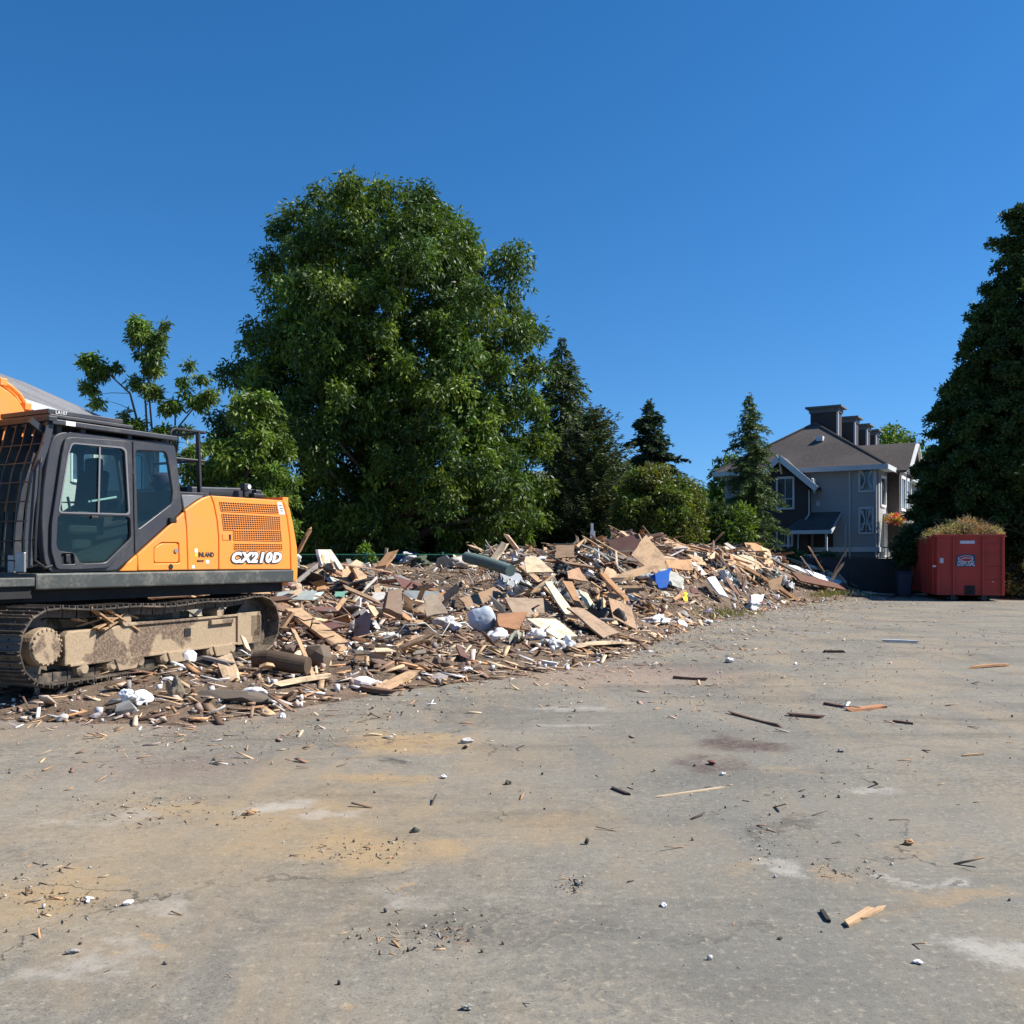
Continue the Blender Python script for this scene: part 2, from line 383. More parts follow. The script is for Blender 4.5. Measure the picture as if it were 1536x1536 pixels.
# ---------------------------------------------------------------- pile terrain
EDGE = np.array([(-14, 9.0), (-5.2, 9.35), (-2.97, 9.0), (-2.2, 10.2), (-1.2, 11.6), (.3, 13.0), (1.76, 15.0), (3.5, 20.0), (5.4, 24.4), (8.7, 30.3), (13.6, 38.3), (15.6, 40.6), (17, 42.6)])
def sdist(X, Y):
    X = np.asarray(X, float); Y = np.asarray(Y, float); best = np.full(X.shape, 1e9); sg = np.ones(X.shape)
    for a, b in zip(EDGE[:-1], EDGE[1:]):
        d = b - a; t = np.clip(((X - a[0]) * d[0] + (Y - a[1]) * d[1]) / (d @ d), 0, 1)
        dx, dy = X - (a[0] + t * d[0]), Y - (a[1] + t * d[1]); dd = np.hypot(dx, dy)
        cr = d[0] * dy - d[1] * dx; m = dd < best
        best = np.where(m, dd, best); sg = np.where(m, np.sign(cr), sg)
    return best * sg
def sst(x): x = np.clip(x, 0, 1); return x * x * (3 - 2 * x)
def lump(X, Y, f, ph):
    return (np.sin(X * f + ph) * np.cos(Y * f * 1.13 + ph * 2) + .6 * np.sin(X * f * 2.1 - Y * f * 1.7 + ph) + .4 * np.cos(X * f * 3.7 + Y * f * 3.1 + 2 * ph)) / 2
def H(X, Y):
    X = np.asarray(X, float); Y = np.asarray(Y, float); s = sdist(X, Y)
    A = np.interp(X, [-14, -6, -2, 1, 3.6, 6, 9, 11, 13, 14.8, 16.5], [1.2, 1.2, 1.25, 1.36, 1.9, 1.65, 1.6, 1.4, 1.15, .55, .1])
    s0 = np.interp(X, [-3, -1, .5, 3], [4.5, 1.6, .3, 0]); s1 = np.interp(X, [-3, -1, 1, 4, 7], [11, 8.5, 5.2, 4, 2.6])
    base = .2 * sst(s / 1.6) * np.where(X < 1, 1, .5)
    h = base + (A - .1) * sst((s - s0) / (s1 - s0)) * (1 - sst((s - 13) / 5))
    h = h + (.16 * lump(X, Y, 1.1, .7) + .10 * lump(X, Y, 2.7, 2.1)) * sst((s - 1.0) / 3)
    h = h + .05 * np.abs(lump(X, Y, 5.1, 1.3)) * sst(s / .8)
    # the flattened strip the machine stands on
    u = (X + 4.6) * .357 + (Y - 12.2) * .934; v = (X + 4.6) * -.934 + (Y - 12.2) * .357
    m = sst((4.4 - np.abs(u)) / 1.2) * sst((2.6 - np.abs(v - .3)) / .8)
    h = h * (1 - m) + m * np.minimum(h, .235)
    return np.where(s > 0, np.maximum(h, .0), 0) + np.where(s > 0, .006, -.05)
def hz(x, y): return max(0.0, float(H(np.array([x]), np.array([y]))[0]))
def hit(px, py):
    Y = np.arange(3, 46, .02); X = (px - CX) / F_PX * Y; Z = CAMH - (py - HZ) / F_PX * Y
    k = np.nonzero(Z <= np.maximum(H(X, Y), 0))[0]
    if len(k) == 0: k = [int(np.argmax(np.maximum(H(X, Y), 0) - Z))]
    i = k[0]; return Vector((X[i], Y[i], max(float(H(X[i:i+1], Y[i:i+1])[0]), 0)))
xs = np.arange(-14, 18, .11); ys = np.arange(8.2, 46, .11); X, Y = np.meshgrid(xs, ys)
Z = H(X, Y) + (np.random.RandomState(1).rand(*X.shape) - .5) * .05 * sst(sdist(X, Y) / .5)
nx, ny = len(xs), len(ys); idx = np.arange(nx * ny).reshape(ny, nx)
q = np.stack([idx[:-1, :-1], idx[:-1, 1:], idx[1:, 1:], idx[1:, :-1]], -1).reshape(-1, 4)
keep = (Z.ravel()[q].max(1) > 0.0)
mound = np_mesh('rubble_mound', np.stack([X.ravel(), Y.ravel(), Z.ravel()], 1), q[keep], None, M_['soil'])
tag(mound, 'low mound of brown soil and crushed debris under the scrap wood pile', 'soil', kind='stuff')

# ---------------------------------------------------------------- buildings
def siding(name, c, pitch=.15, amt=.5, amt2=.85):
    t = NT(name); v = t.coord(); s = t.n('SeparateXYZ'); t.lk(v, s.inputs[0])
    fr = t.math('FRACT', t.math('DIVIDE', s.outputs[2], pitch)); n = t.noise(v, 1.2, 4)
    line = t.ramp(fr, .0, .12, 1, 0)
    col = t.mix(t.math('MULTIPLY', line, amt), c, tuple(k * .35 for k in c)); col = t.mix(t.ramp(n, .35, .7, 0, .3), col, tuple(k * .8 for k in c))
    t.bump(fr, .3, .02); return t.base(col, .8)
def shingle(name, a, b):
    t = NT(name); v = t.coord(); s = t.n('SeparateXYZ'); t.lk(v, s.inputs[0])
    row = t.math('FRACT', t.math('DIVIDE', s.outputs[2], .085)); n = t.noise(t.mapping(v, (3, 3, 11)), 2.2, 5, .7); n2 = t.noise(v, .35, 3)
    col = t.mix(t.ramp(n, .3, .7), a, b); col = t.mix(t.ramp(row, 0, .22, .55, 0), col, tuple(k * .3 for k in a)); col = t.mix(t.ramp(n2, .4, .6, 0, .3), col, tuple(k * 1.3 for k in b))
    t.bump(t.math('ADD', row, n), .4, .03); return t.base(col, .9, 0, .2)
M_['siding_grey'] = siding('blue_grey_siding', (.34, .345, .352)); M_['siding_brown'] = siding('dark_brown_siding', (.05, .04, .04))
M_['siding_pale'] = siding('pale_siding', (.55, .55, .52)); M_['siding_base'] = siding('dark_base_siding', (.12, .135, .15))
M_['roof_brown'] = shingle('brown_shingles', (.068, .058, .054), (.12, .104, .097)); M_['roof_grey'] = shingle('grey_shingles', (.11, .11, .12), (.21, .21, .22))
M_['trim'] = paint('white_trim', (.55, .58, .60), .6, (.4, .4, .4), .2); M_['trim_white'] = paint('bright_trim', (.78, .78, .76), .6, (.5, .5, .48), .2)
M_['blind'] = paint('window_blind', (.09, .11, .12), .6, amt=.1)

def window(parent, x0, x1, z0, z1, y, bars=1, rail=.5, trim='trim', fw=.1, axis='y', lace=False):
    def q(u0, u1, a, b, d0, d1, mb):
        if axis == 'y': mb.bb((u0, y - d1, a), (u1, y - d0, b))
        else: mb.bb((y + d0, u0, a), (y + d1, u1, b))
    f = MB(); q(x0 - fw, x0, z0 - fw, z1 + fw, -.02, .06, f); q(x1, x1 + fw, z0 - fw, z1 + fw, -.02, .06, f)
    q(x0, x1, z1, z1 + fw * 1.3, -.02, .07, f); q(x0, x1, z0 - fw * 1.1, z0, -.02, .08, f)
    o = f.build('window', M_[trim], parent, .006)
    p = MB(); q(x0, x1, z0, z1, -.04, .012, p); p.build('pane', M_['pane'], o)
    m = MB()
    for i in range(bars): u = x0 + (x1 - x0) * (i + 1) / (bars + 1); q(u - .015, u + .015, z0, z1, .012, .03, m)
    if rail: zz = z0 + (z1 - z0) * rail; q(x0, x1, zz - .02, zz + .02, .012, .034, m)
    m.build('glazing_bar', M_[trim], o)
    return o
def slab(pts, th, mb):                                # sloping roof slab from its top outline
    n = len(pts); vs = [tuple(p) for p in pts] + [(p[0], p[1], p[2] - th) for p in pts]
    mb.add(vs, [tuple(range(n)), tuple(range(2 * n - 1, n - 1, -1))] + [(i, n + i, n + (i + 1) % n, (i + 1) % n) for i in range(n)])

# house at the right: brown hip roof, grey side
H0 = Vector((18.75, 48.4, 0)); hd = Vector((.513, .858)); hD = Vector((.858, -.513))
house = empty('house', H0, math.atan2(-.513, .858), 'two storey grey and dark brown house with brown hip roof and four chimneys', 'house')
HP = Plane(H0, hD)
def hx(px, py=838): return HP.uz(px, py)
L, EV = 20.0, 6.25
wl = MB(); wl.bb((-8.1, 0, 2.05), (0, L, EV)); wl.build('wall', M_['siding_grey'], house)
wl = MB(); wl.bb((-8.08, .02, -.2), (-.02, L - .02, 2.05)); wl.build('base_wall', M_['siding_base'], house)
b = MB(); b.bb((-5.2, -.05, 1.95), (.05, .0, 2.2)); b.bb((.0, -.05, 1.95), (.05, L, 2.2)); b.build('belt_trim', M_['trim'], house)
# roof
rf = MB(); o_ = .5; zE = EV + .12; xr = -4.05; yr = 3.7; zr = 9.25; th = .14
A_, B_, C_, D_ = (-8.1 - o_, -o_, zE), (o_, -o_, zE), (o_, L + o_, zE), (-8.1 - o_, L + o_, zE); R1, R2 = (xr, yr, zr), (xr, L - 3, zr)
slab([A_, B_, R1], th, rf); slab([B_, C_, R2, R1], th, rf); slab([C_, D_, R2], th, rf); slab([D_, A_, R1, R2], th, rf)
roof = rf.build('roof', M_['roof_brown'], house)
fb = MB(); fb.bb((-8.1 - o_, -o_ - .04, zE - .24), (o_, -o_ + .0, zE + .01)); fb.bb((o_, -o_, zE - .24), (o_ + .04, L + o_, zE + .01)); fb.bb((-8.1 - o_ - .04, -o_, zE - .24), (-8.1 - o_, L + o_, zE + .01))
fb.build('fascia', M_['trim'], house)
sf = MB(); sf.bb((-8.1 - o_ + .01, -o_ + .01, zE - .2), (o_ - .01, L, zE - .15)); sf.build('soffit', M_['trim'], house)
hc = MB(); hc.tube([(-8.5, -.4, zE + .05), (xr, yr, zr + .03)], .07, 6); hc.tube([(.4, -.4, zE + .05), (xr, yr, zr + .03)], .07, 6); hc.tube([(xr, yr, zr + .03), (xr, L - 3, zr + .03)], .07, 6)
hc.build('ridge_cap', M_['roof_brown'], roof)
for yy in (4.6, 9.4, 13.2, 16.4):
    c = MB(); c.bb((xr - .35, yy - .5, 8.4), (xr + 1.15, yy + .6, 10.0)); ch = c.build('chimney', M_['siding_brown'], roof)
    c = MB(); c.bb((xr - .6, yy - .75, 10.15), (xr + 1.4, yy + .85, 10.26)); c.bb((xr - .42, yy - .57, 9.9), (xr + 1.22, yy + .67, 10.15)); c.build('cap', M_['siding_base'], ch, .01)
    c = MB(); c.bb((xr + 1.10, yy - .55, 8.3), (xr + 1.2, yy - .45, 9.9)); c.build('corner_trim', M_['trim'], ch)
v = MB(); v.bb((-3.55, 1.8, 8.02), (-3.2, 2.2, 8.3)); v.build('roof_vent', M_['trim'], roof, .01)
# gable bay, dark brown
by = -.7; bxb = hx(1218)[0] - .05; xg = hx(1178)[0]; bxa = 2 * xg - bxb
bm_ = MB(); bm_.prism([(bxa, -.2), (bxb, -.2), (bxb, 5.4), (xg, 6.75), (bxa, 5.4)], by, 1.0); bm_.build('bay_wall', M_['siding_brown'], house)
gr = MB(); e = .55
for sx in (-1, 1):
    xe = xg + sx * (bxb - xg + e); slab([(xg, by - .5, 7.0), (xe, by - .5, 5.3), (xe, 2.2, 5.3), (xg, 2.2, 7.0)], .14, gr)
gro = gr.build('bay_roof', M_['roof_brown'], house)
bb_ = MB()
for sx in (-1, 1):
    xe = xg + sx * (bxb - xg + e + .02); bb_.bar((xg, by - .54, 6.90), (xe, by - .54, 5.19), .06, .3)
    bb_.bar((xg + sx * 1.7, by - .45, 5.75), (xg + sx * 1.7, by - .05, 5.1), .09, .09); bb_.bar((xg + sx * 1.7, by - .05, 5.75), (xg + sx * 1.7, by - .05, 5.0), .09, .09)
bb_.bar((xg, by - .45, 6.7), (xg, by - .05, 6.1), .09, .09)
bb_.build('barge_board', M_['trim'], gro)
HB = Plane(H0 + Vector((*(-.7 * -1 * -hd), 0)), hD)
def wpx(pl, x0, x1, y0, y1): a = pl.uz(x0, y0); b = pl.uz(x1, y1); return a[0], b[0], b[1], a[1]
a = wpx(HB, 1167, 1189, 719, 761); window(house, a[0], a[1], a[2], a[3], by, 1, .3)
a = wpx(HB, 1167, 1187, 797, 817); window(house, a[0], a[1], a[2], a[3], by, 1, 0)
a = wpx(HP, 1291, 1310, 705, 735); w1 = window(house, a[0], a[1], a[2], a[3], 0, 0, 0)
def lace(w, a):
    m = MB(); x0, x1, z0, z1 = a; s = x1 - x0; h = z1 - z0
    for sx in (-1, 1):
        m.tube([(x0 + s * (.5 + sx * .42), -.03, z1 - .06), (x0 + s * (.5 + sx * .16), -.03, z0 + h * .62), (x0 + s * (.5 + sx * .14), -.03, z0 + h * .45), (x0 + s * (.5 + sx * .40), -.03, z0 + .08)], [.10, .03, .03, .07], 6)
    m.build('curtain', M_['trim'], w)
lace(w1, a)
a = wpx(HP, 1291, 1308, 764, 798); w2 = window(house, a[0], a[1], a[2], a[3], 0, 1, .35); lace(w2, a)
v = MB(); a = wpx(HP, 1224, 1230, 752, 759); v.bb((a[0], -.05, a[2]), (a[1], 0, a[3])); v.build('wall_vent', M_['trim'], house, .01)
# downpipes
dp = []
for pts in ([(hx(1275)[0], 0, 6.1), (hx(1275)[0], 0, .1)], [(hx(1269)[0], 0, 3.4), (hx(1269)[0], 0, .1)], [(-.12, 0, 6.1), (-.12, 0, .2)]):
    m = MB(); m.tube([(p[0], p[1] - .06, p[2]) for p in pts], .045, 8); m.build('downpipe', M_['trim'], house)
m = MB(); m.tube([(bxb + .08, by - .04, 5.2), (bxb + .08, by - .04, 3.9), (bxb - .45, by - .1, 3.2), (bxb - .55, by - .1, .2)], .04, 8); m.build('downpipe', M_['trim'], house)
# porch
pr = MB(); xa, xb = hx(1192)[0], hx(1262)[0]
slab([(xa + .75, -.0, 4.05), (xb, -.0, 4.05), (xb - .1, -2.0, 3.05), (xa - .1, -2.0, 3.05)], .1, pr); po = pr.build('porch_roof', M_['roof_brown'], house)
m = MB(); m.bb((xa - .15, -2.05, 2.86), (xb - .05, -1.99, 3.05)); m.bar((xb + .02, -.02, 3.95), (xb - .06, -2.0, 2.97), .05, .16); m.build('porch_fascia', M_['trim'], po)
for xx in (xb - .35, xa + .15):
    m = MB(); m.bb((xx - .05, -1.9, 0), (xx + .05, -1.8, 2.9)); m.build('porch_post', M_['trim'], house)
m = MB(); m.bb((xa + 1.0, -.03, .9), (xa + 2.0, .03, 2.9)); d = m.build('door', M_['siding_brown'], house)
m = MB(); m.tube([(xa + 1.85, -.06, 1.85), (xa + 1.85, -.06, 2.0)], .02, 6); m.build('handle', M_['steel'], d)
m = MB(); m.bb((xa - .1, -1.95, .0), (xb - .1, -.01, .85)); m.build('porch_deck', M_['siding_base'], house)
m = MB(); x = xa; y = -1.9
m.bb((xa, y - .03, 1.75), (xb - .4, y + .03, 1.82)); m.bb((xa, y - .02, .95), (xb - .4, y + .02, 1.0))
while x < xb - .4: m.bb((x, y - .015, 1.0), (x + .03, y + .015, 1.75)); x += .14
m.bar((xb - .4, y, 1.8), (xb + 1.4, y - .2, .7), .06, .07); m.build('porch_railing', M_['trim'], house)
# right flank: bay wing with cross gable, balcony
m = MB(); m.bb((-.5, 2.5, 2.05), (.6, 6.6, 6.3)); m.build('side_bay_wall', M_['siding_brown'], house)
m = MB(); yc = 4.5
for sy in (-1, 1): slab([(-3.2, yc, 7.95), (1.15, yc, 7.95), (1.15, yc + sy * 2.6, 6.25), (-3.2, yc + sy * 2.6, 6.25)], .14, m)
sgr = m.build('side_gable_roof', M_['roof_brown'], house)
m = MB()
for sy in (-1, 1):
    m.bar((1.19, yc, 7.85), (1.19, yc + sy * 2.65, 6.15), .05, .26, up=(1, 0, 0))
    m.bar((1.15, yc + sy * .9, 6.75), (.62, yc + sy * .9, 6.3), .09, .09)
m.build('barge_board', M_['trim_white'], sgr)
m = MB(); m.prism([(yc - 2.0, 6.3), (yc + 2.0, 6.3), (yc, 7.6)], .2, .6, 'x'); m.build('gable_wall', M_['siding_pale'], sgr)
for y0 in (3.0, 5.0): window(house, y0, y0 + 1.3, 4.3, 5.9, .6, 1, 0, 'trim_white', .12, 'x')
window(house, .5, 1.8, 4.4, 5.8, 0, 0, 0, 'trim_white', .1, 'x')
m = MB(); m.bb((.02, 1.2, 3.55), (1.5, 8, 3.95)); m.bb((.02, .9, .95), (1.9, 8, 1.35)); m.build('balcony_slab', M_['trim_white'], house)
m = MB(); m.bb((0, 1.3, 1.35), (.03, 7, 3.55)); m.build('porch_wall', M_['siding_pale'], house)
for yy in (1.0, 3.6, 6.2):
    m = MB(); m.bb((1.7, yy, 1.35), (1.84, yy + .14, 3.55)); m.build('porch_post', M_['trim_white'], house)
m = MB(); m.bb((1.78, .95, 2.15), (1.83, 8, 2.2)); m.bb((.05, .93, 2.15), (1.83, .98, 2.2))
yy = 1.1
while yy < 7.9: m.bb((1.79, yy, 1.35), (1.82, yy + .03, 2.15)); yy += .15
xx = .1
while xx < 1.8: m.bb((xx, .94, 1.35), (xx + .03, .97, 2.15)); xx += .15
m.build('balcony_railing', M_['black'], house)

# house at the left, only its roof and upper wall show above the machine
lh = empty('house', (-14.9, 24, 0), 0, 'pale house with grey shingle roof rising behind the excavator cab', 'house')
m = MB(); m.bb((-7.5, 0, -.1), (0, 16, 6.3)); m.build('wall', M_['siding_pale'], lh)
m = MB(); ys0, ys1, xr = -.4, 16.4, -3.75; yr_ = ys1 - 4.2
slab([(.4, ys0, 6.35), (.4, ys1, 6.35), (xr, yr_, 8.35), (xr, ys0, 8.35)], .14, m); slab([(-7.9, ys0, 6.35), (-7.9, ys1, 6.35), (xr, yr_, 8.35), (xr, ys0, 8.35)], .14, m)
slab([(.4, ys1, 6.35), (-7.9, ys1, 6.35), (xr, yr_, 8.35)], .14, m)
m.build('roof', M_['roof_grey'], lh)
m = MB(); m.bb((.4, ys0, 6.08), (.5, ys1, 6.33)); m.build('gutter', M_['trim'], lh)
for y0 in (3, 8, 12.5):
    window(lh, y0, y0 + 1.6, 4.3, 5.7, 0, 1, 0, 'trim_white', .1, 'x'); window(lh, y0, y0 + 1.6, 1.2, 2.7, 0, 1, 0, 'trim_white', .1, 'x')
for x0 in (-6.2, -3.0): window(lh, x0, x0 + 1.6, 4.2, 5.6, 0, 1, 0, 'trim_white', .1)

# pale house glimpsed through the pines
ph = empty('house', P(880, 838, 58) * Vector((1, 1, 0)) if False else (P(880, 838, 58).x, 58, 0), R(-8), 'white house half hidden behind the dark pines', 'house')
m = MB(); m.bb((-4, 0, -.1), (3.2, 9, 5.6)); m.build('wall', M_['siding_pale'], ph)
m = MB(); slab([(-4.4, -.4, 5.6), (3.6, -.4, 5.6), (3.6, 4.5, 7.4), (-4.4, 4.5, 7.4)], .14, m); slab([(-4.4, 9.4, 5.6), (3.6, 9.4, 5.6), (3.6, 4.5, 7.4), (-4.4, 4.5, 7.4)], .14, m); m.build('roof', M_['roof_grey'], ph)
for x0 in (-3.2, -.9, 1.3):
    window(ph, x0, x0 + 1.2, 3.4, 4.8, 0, 1, 0, 'trim_white', .12); window(ph, x0, x0 + 1.2, .9, 2.2, 0, 1, 0, 'trim_white', .12)

# dark timber fence in front of the right house
M_['fence'] = siding('dark_fence_boards', (.045, .045, .045), 3.0)
def board_fence(x0, x1, y, h, label, rz=0):
    f = empty('wooden_fence', (x0, y, 0), rz, label, 'fence')
    m = MB(); x = 0.0; rng = random.Random(5)
    while x < x1 - x0:
        dz = rng.uniform(-.015, .015); m.bb((x, 0, .05), (x + .14, .025, h + dz)); x += .15
    m.build('board_panel', M_['fence'], f)
    m = MB(); m.bb((0, .03, .4), (x1 - x0, .08, .5)); m.bb((0, .03, h - .3), (x1 - x0, .08, h - .2)); m.bb((0, -.03, h + .02), (x1 - x0, .1, h + .06)); m.build('rail', M_['fence'], f)
    x = 0.0
    while x < x1 - x0 + .1:
        m = MB(); m.bb((x - .05, .085, 0), (x + .05, .18, h + .1)); m.build('post', M_['fence'], f); x += 2.4
    return f
board_fence(12.6, 18.3, 42.2, 1.62, 'near black board fence between the debris pile and the red bin')
board_fence(20.9, 30, 42.0, 1.75, 'dark board fence behind the right edge of the red bin')
# low stucco wall above the fence, left of the bin
# green mesh fence behind the pile
gf = empty('mesh_fence', (P(430, 0, 31).x, 31, 0), 0, 'green wire mesh fence behind the debris pile under the big tree', 'fence')
M_['green'] = paint('green_paint', (.015, .13, .075), .5, amt=.15)
x0, x1 = 0, P(1000, 0, 31).x - P(430, 0, 31).x
m = MB(); x = 0
while x < x1: m.bb((x, -.003, .1), (x + .006, .003, 1.7)); x += .06
z = .15
while z < 1.7: m.bb((0, -.009, z), (x1, -.003, z + .006)); z += .15
m.build('mesh_panel', M_['green'], gf)
m = MB(); m.tube([(0, 0, 1.73), (x1, 0, 1.73)], .022, 6); m.build('top_rail', M_['green'], gf)
x = P(549, 0, 31).x - P(430, 0, 31).x - 2.5
while x < x1: m = MB(); m.tube([(x, .03, 0), (x, .03, 1.82)], .045, 8); m.build('post', M_['green'], gf); x += 2.5
# small sign on a post
sp_ = P(889, 838, 35); sg = empty('sign', (sp_.x, 35, 0), R(-10), 'small blank white sign on a wooden post behind the pile', 'sign')
m = MB(); m.bb((-.05, 0, 0), (.05, .08, 2.3)); m.build('post', M_['bark'], sg)
m = MB(); m.bb((-.09, -.02, 2.3), (.09, 0, 2.62)); m.bb((-.07, -.02, 2.62), (.02, 0, 2.9)); m.build('sign_panel', M_['white'], sg, .004)
# hanging basket
hb = empty('flower_basket', H0 + Vector((*(hD * .7 + hd * .3), 3.65)), 0, 'hanging basket of red and yellow flowers at the house porch', 'flower basket')
# ---------------------------------------------------------------- excavator
XD = Vector((.488, .873)).normalized(); XO = Vector((-5.2, 10.3))
XP = Plane(XO, XD); rzx = math.atan2(XD.y, XD.x)
ex = empty('excavator', (XO.x, XO.y, 0), rzx, 'orange and dark grey tracked excavator parked beside the demolition debris', 'excavator')
def S(pts): return XP.l(pts)
def s1(px, py): return XP.uz(px, py)
WID = 2.6
# body under the panels
body_px = [(178, 857), (277, 766), (298, 751), (313, 745), (424, 752), (434, 800), (438, 857)]
m = MB(); m.prism(S([(100, 858), (205, 832), (278, 770), (300, 754), (316, 748), (420, 754), (430, 800), (434, 858)]), .05, WID - .05); m.build('inner_body', M_['gap'], ex)
m = MB(); pts = S([(140, 858), (277, 767), (298, 752), (313, 744), (430, 752), (441, 812), (445, 858)]); m.prism(pts, WID - .05, WID); m.build('far_side_panel', M_['orange'], ex)
g_ = .5
def opan(name, pts, r=.02, mat='orange', y0=0.0, th=.05, bev=.012, holes=(), hr=0.02):
    return plate(name, [S(pts)] + [S(h) for h in holes], y0, th, M_[mat], ex, bev, [r] + [hr] * len(holes))
opan('lower_panel', [(178.5, 856.6), (205.8, 832.5), (206.6, 856.3)], .0)
sv_ = opan('service_panel', [(206.2, 831.8), (276.6, 768), (279.6, 792), (281.6, 855.2), (207.4, 856.2)], .01,
     holes=[[(231, 822), (242, 814), (268.5, 814), (269.4, 844.6), (231, 845)]])
dd = plate('service_door', [S([(231.7, 822.4), (242.3, 814.8), (267.8, 814.8), (268.7, 843.9), (231.7, 844.3)])], .006, .04, M_['orange'], ex, .01, [.04])
m = MB(); a = s1(264, 826); m.tube([(a[0], -.01, a[1]), (a[0], .02, a[1])], .03, 12); m.build('lock', M_['steel'], dd)
m = MB(); a = s1(256, 850); m.tube([(a[0], -.008, a[1]), (a[0], .012, a[1])], .035, 8); m.build('drain_hole', M_['gap'], sv_)
opan('side_panel', [(277.6, 765.2), (296, 752), (305, 746.8), (315.6, 743.4), (320.5, 757), (325, 780), (327.6, 806), (327.8, 854.6), (282.4, 855.2), (280.4, 792)], .01)
rear = opan('engine_door', [(316.6, 743.4), (424, 750.6), (430.5, 778), (434.6, 810), (436, 854.2), (328.8, 854.6), (328.6, 806), (326, 780), (321.5, 757)], .01, th=.06)
# curved counterweight
m = MB(); prof = S([(424.8, 750.6), (430, 753), (435, 762), (441, 792), (445.6, 822), (446.6, 845), (446, 868), (443, 873), (436.5, 872), (437, 855), (435.4, 810), (431.3, 778)])
secs = [(.0, 0.0), (.10, .10), (.45, .32), (1.3, .42), (2.15, .32), (2.5, .10), (2.6, 0.0)]
n = len(prof); u0 = min(p[0] for p in prof); u1 = max(p[0] for p in prof); vs = []; fs = []
for (yy, bulge) in secs:
    for (u, z) in prof: vs.append((u + bulge * max(0, (u - u0) / (u1 - u0) - .25) * 1.2, yy, z))
for i in range(len(secs) - 1):
    for j in range(n): fs.append((i * n + j, i * n + (j + 1) % n, (i + 1) * n + (j + 1) % n, (i + 1) * n + j))
fs += [tuple(range(n)), tuple(range((len(secs) - 1) * n, len(secs) * n))]
m.add(vs, fs); cw = m.build('counterweight', M_['orange'], ex, .02)
m = MB(); m.bb((s1(432, 0)[0], .1, 1.2), (s1(440, 0)[0], 2.5, 2.5)); m.build('counterweight_core', M_['orange'], cw)
# grilles: dark mesh backing with orange bars
def grille(quad, nx, nz):
    q = [Vector(s1(*p)) for p in quad]                 # tl, tr, br, bl
    o = MB(); o.prism([tuple(k) for k in q], -.003, .004); go = o.build('grille', M_['gap'], rear)
    b = MB()
    lerp = lambda a, c, t: a * (1 - t) + c * t
    for i in range(nx + 1):
        t = i / nx; a, c = lerp(q[0], q[1], t), lerp(q[3], q[2], t); b.bar((a.x, -.006, a.y), (c.x, -.006, c.y), .008, .008, up=(0, 1, 0))
    for j in range(nz + 1):
        t = j / nz; a, c = lerp(q[0], q[3], t), lerp(q[1], q[2], t); b.bar((a.x, -.0068, a.y), (c.x, -.0068, c.y), .008, .008, up=(0, 1, 0))
    b.build('grille_bars', M_['orange'], go)
grille([(329, 752.7), (414.5, 757), (417, 770), (332, 766.5)], 25, 4)
grille([(332.6, 770.6), (419, 774.8), (420.6, 795.2), (335.5, 794.2)], 25, 7)
grille([(350, 795.6), (420.8, 796.2), (422.6, 811.5), (350.4, 809.5)], 21, 5)
grille([(351.2, 815.4), (422.6, 816), (423.2, 824), (351.5, 823.8)], 21, 3)
m = MB(); m.prism(S([(333, 800.6), (346, 801.3), (346.6, 810.2), (333.4, 810)]), -.008, .003); hl = m.build('latch', M_['orange'], rear, .003)
m = MB(); m.prism(S([(342.5, 801.6), (345.8, 801.8), (346, 809.6), (342.8, 809.5)]), -.010, -.004); m.build('latch_recess', M_['gap'], hl)
m = MB(); m.prism(S([(415.4, 752.6), (422, 753.4), (427.6, 771.6), (418.6, 771.8)]), -.005, .003); st = m.build('sticker', M_['white'], rear)
for k in range(3):
    m = MB(); m.prism(S([(418 + k, 757.5 + 4 * k), (422.4 + k * 1.1, 757.9 + 4 * k), (422.6 + k * 1.1, 759 + 4 * k), (418.2 + k, 758.7 + 4 * k)]), -.008, -.004); m.build('sticker_print', M_['dark_line'], st)
# lettering
a = s1(345.5, 843.2); b_ = s1(423, 843.2); H_ = (a[1] - s1(345.5, 828.3)[1]) * -1
text('lettering_outline', 'CX210D', H_ * 1.38, a[0], a[1] - .0, -.004, M_['dark_line'], rear, .24, .006, .026, maxw=b_[0] - a[0], sp=1.16)
text('lettering', 'CX210D', H_ * 1.38, a[0] + .016, a[1] + .001, -.009, M_['white'], rear, .24, .006, .011, maxw=b_[0] - a[0] - .032, sp=1.16)
a = s1(297.5, 835.2); b_ = s1(320.8, 835.2)
text('company_lettering', 'INLAND', .085, a[0], a[1], -.003, M_['dark_line'], ex, 0, .004, .003, maxw=b_[0] - a[0])
m = MB(); m.prism(S([(291.3, 824.5), (296.3, 824.8), (296.3, 835.5), (291.6, 835.5)]), -.004, .004); m.build('company_mark', M_['yellow'], ex)
m = MB(); m.prism(S([(291.6, 823), (295.8, 823), (295.8, 828.6), (291.6, 828.6)]), -.006, .004); m.build('company_mark', M_['white'], ex)
text('company_small_print', 'GROUP', .035, s1(295, 842.8)[0], s1(295, 842.8)[1], -.003, M_['dark_line'], ex, 0, .004, .001)
m = MB(); m.prism(S([(308.5, 840), (313.5, 840), (313.5, 845.2), (308.5, 845.2)]), -.004, .004); m.prism(S([(287.6, 848), (291.6, 848), (291.6, 852.6), (287.6, 852.6)]), -.004, .004); m.build('sticker', M_['white'], ex)
# silver corner panel between cab and hood
opan('corner_panel', [(275, 741.5), (308, 743.2), (295, 751.4), (277.4, 764.4)], .0, 'mid_grey', .02, .05)
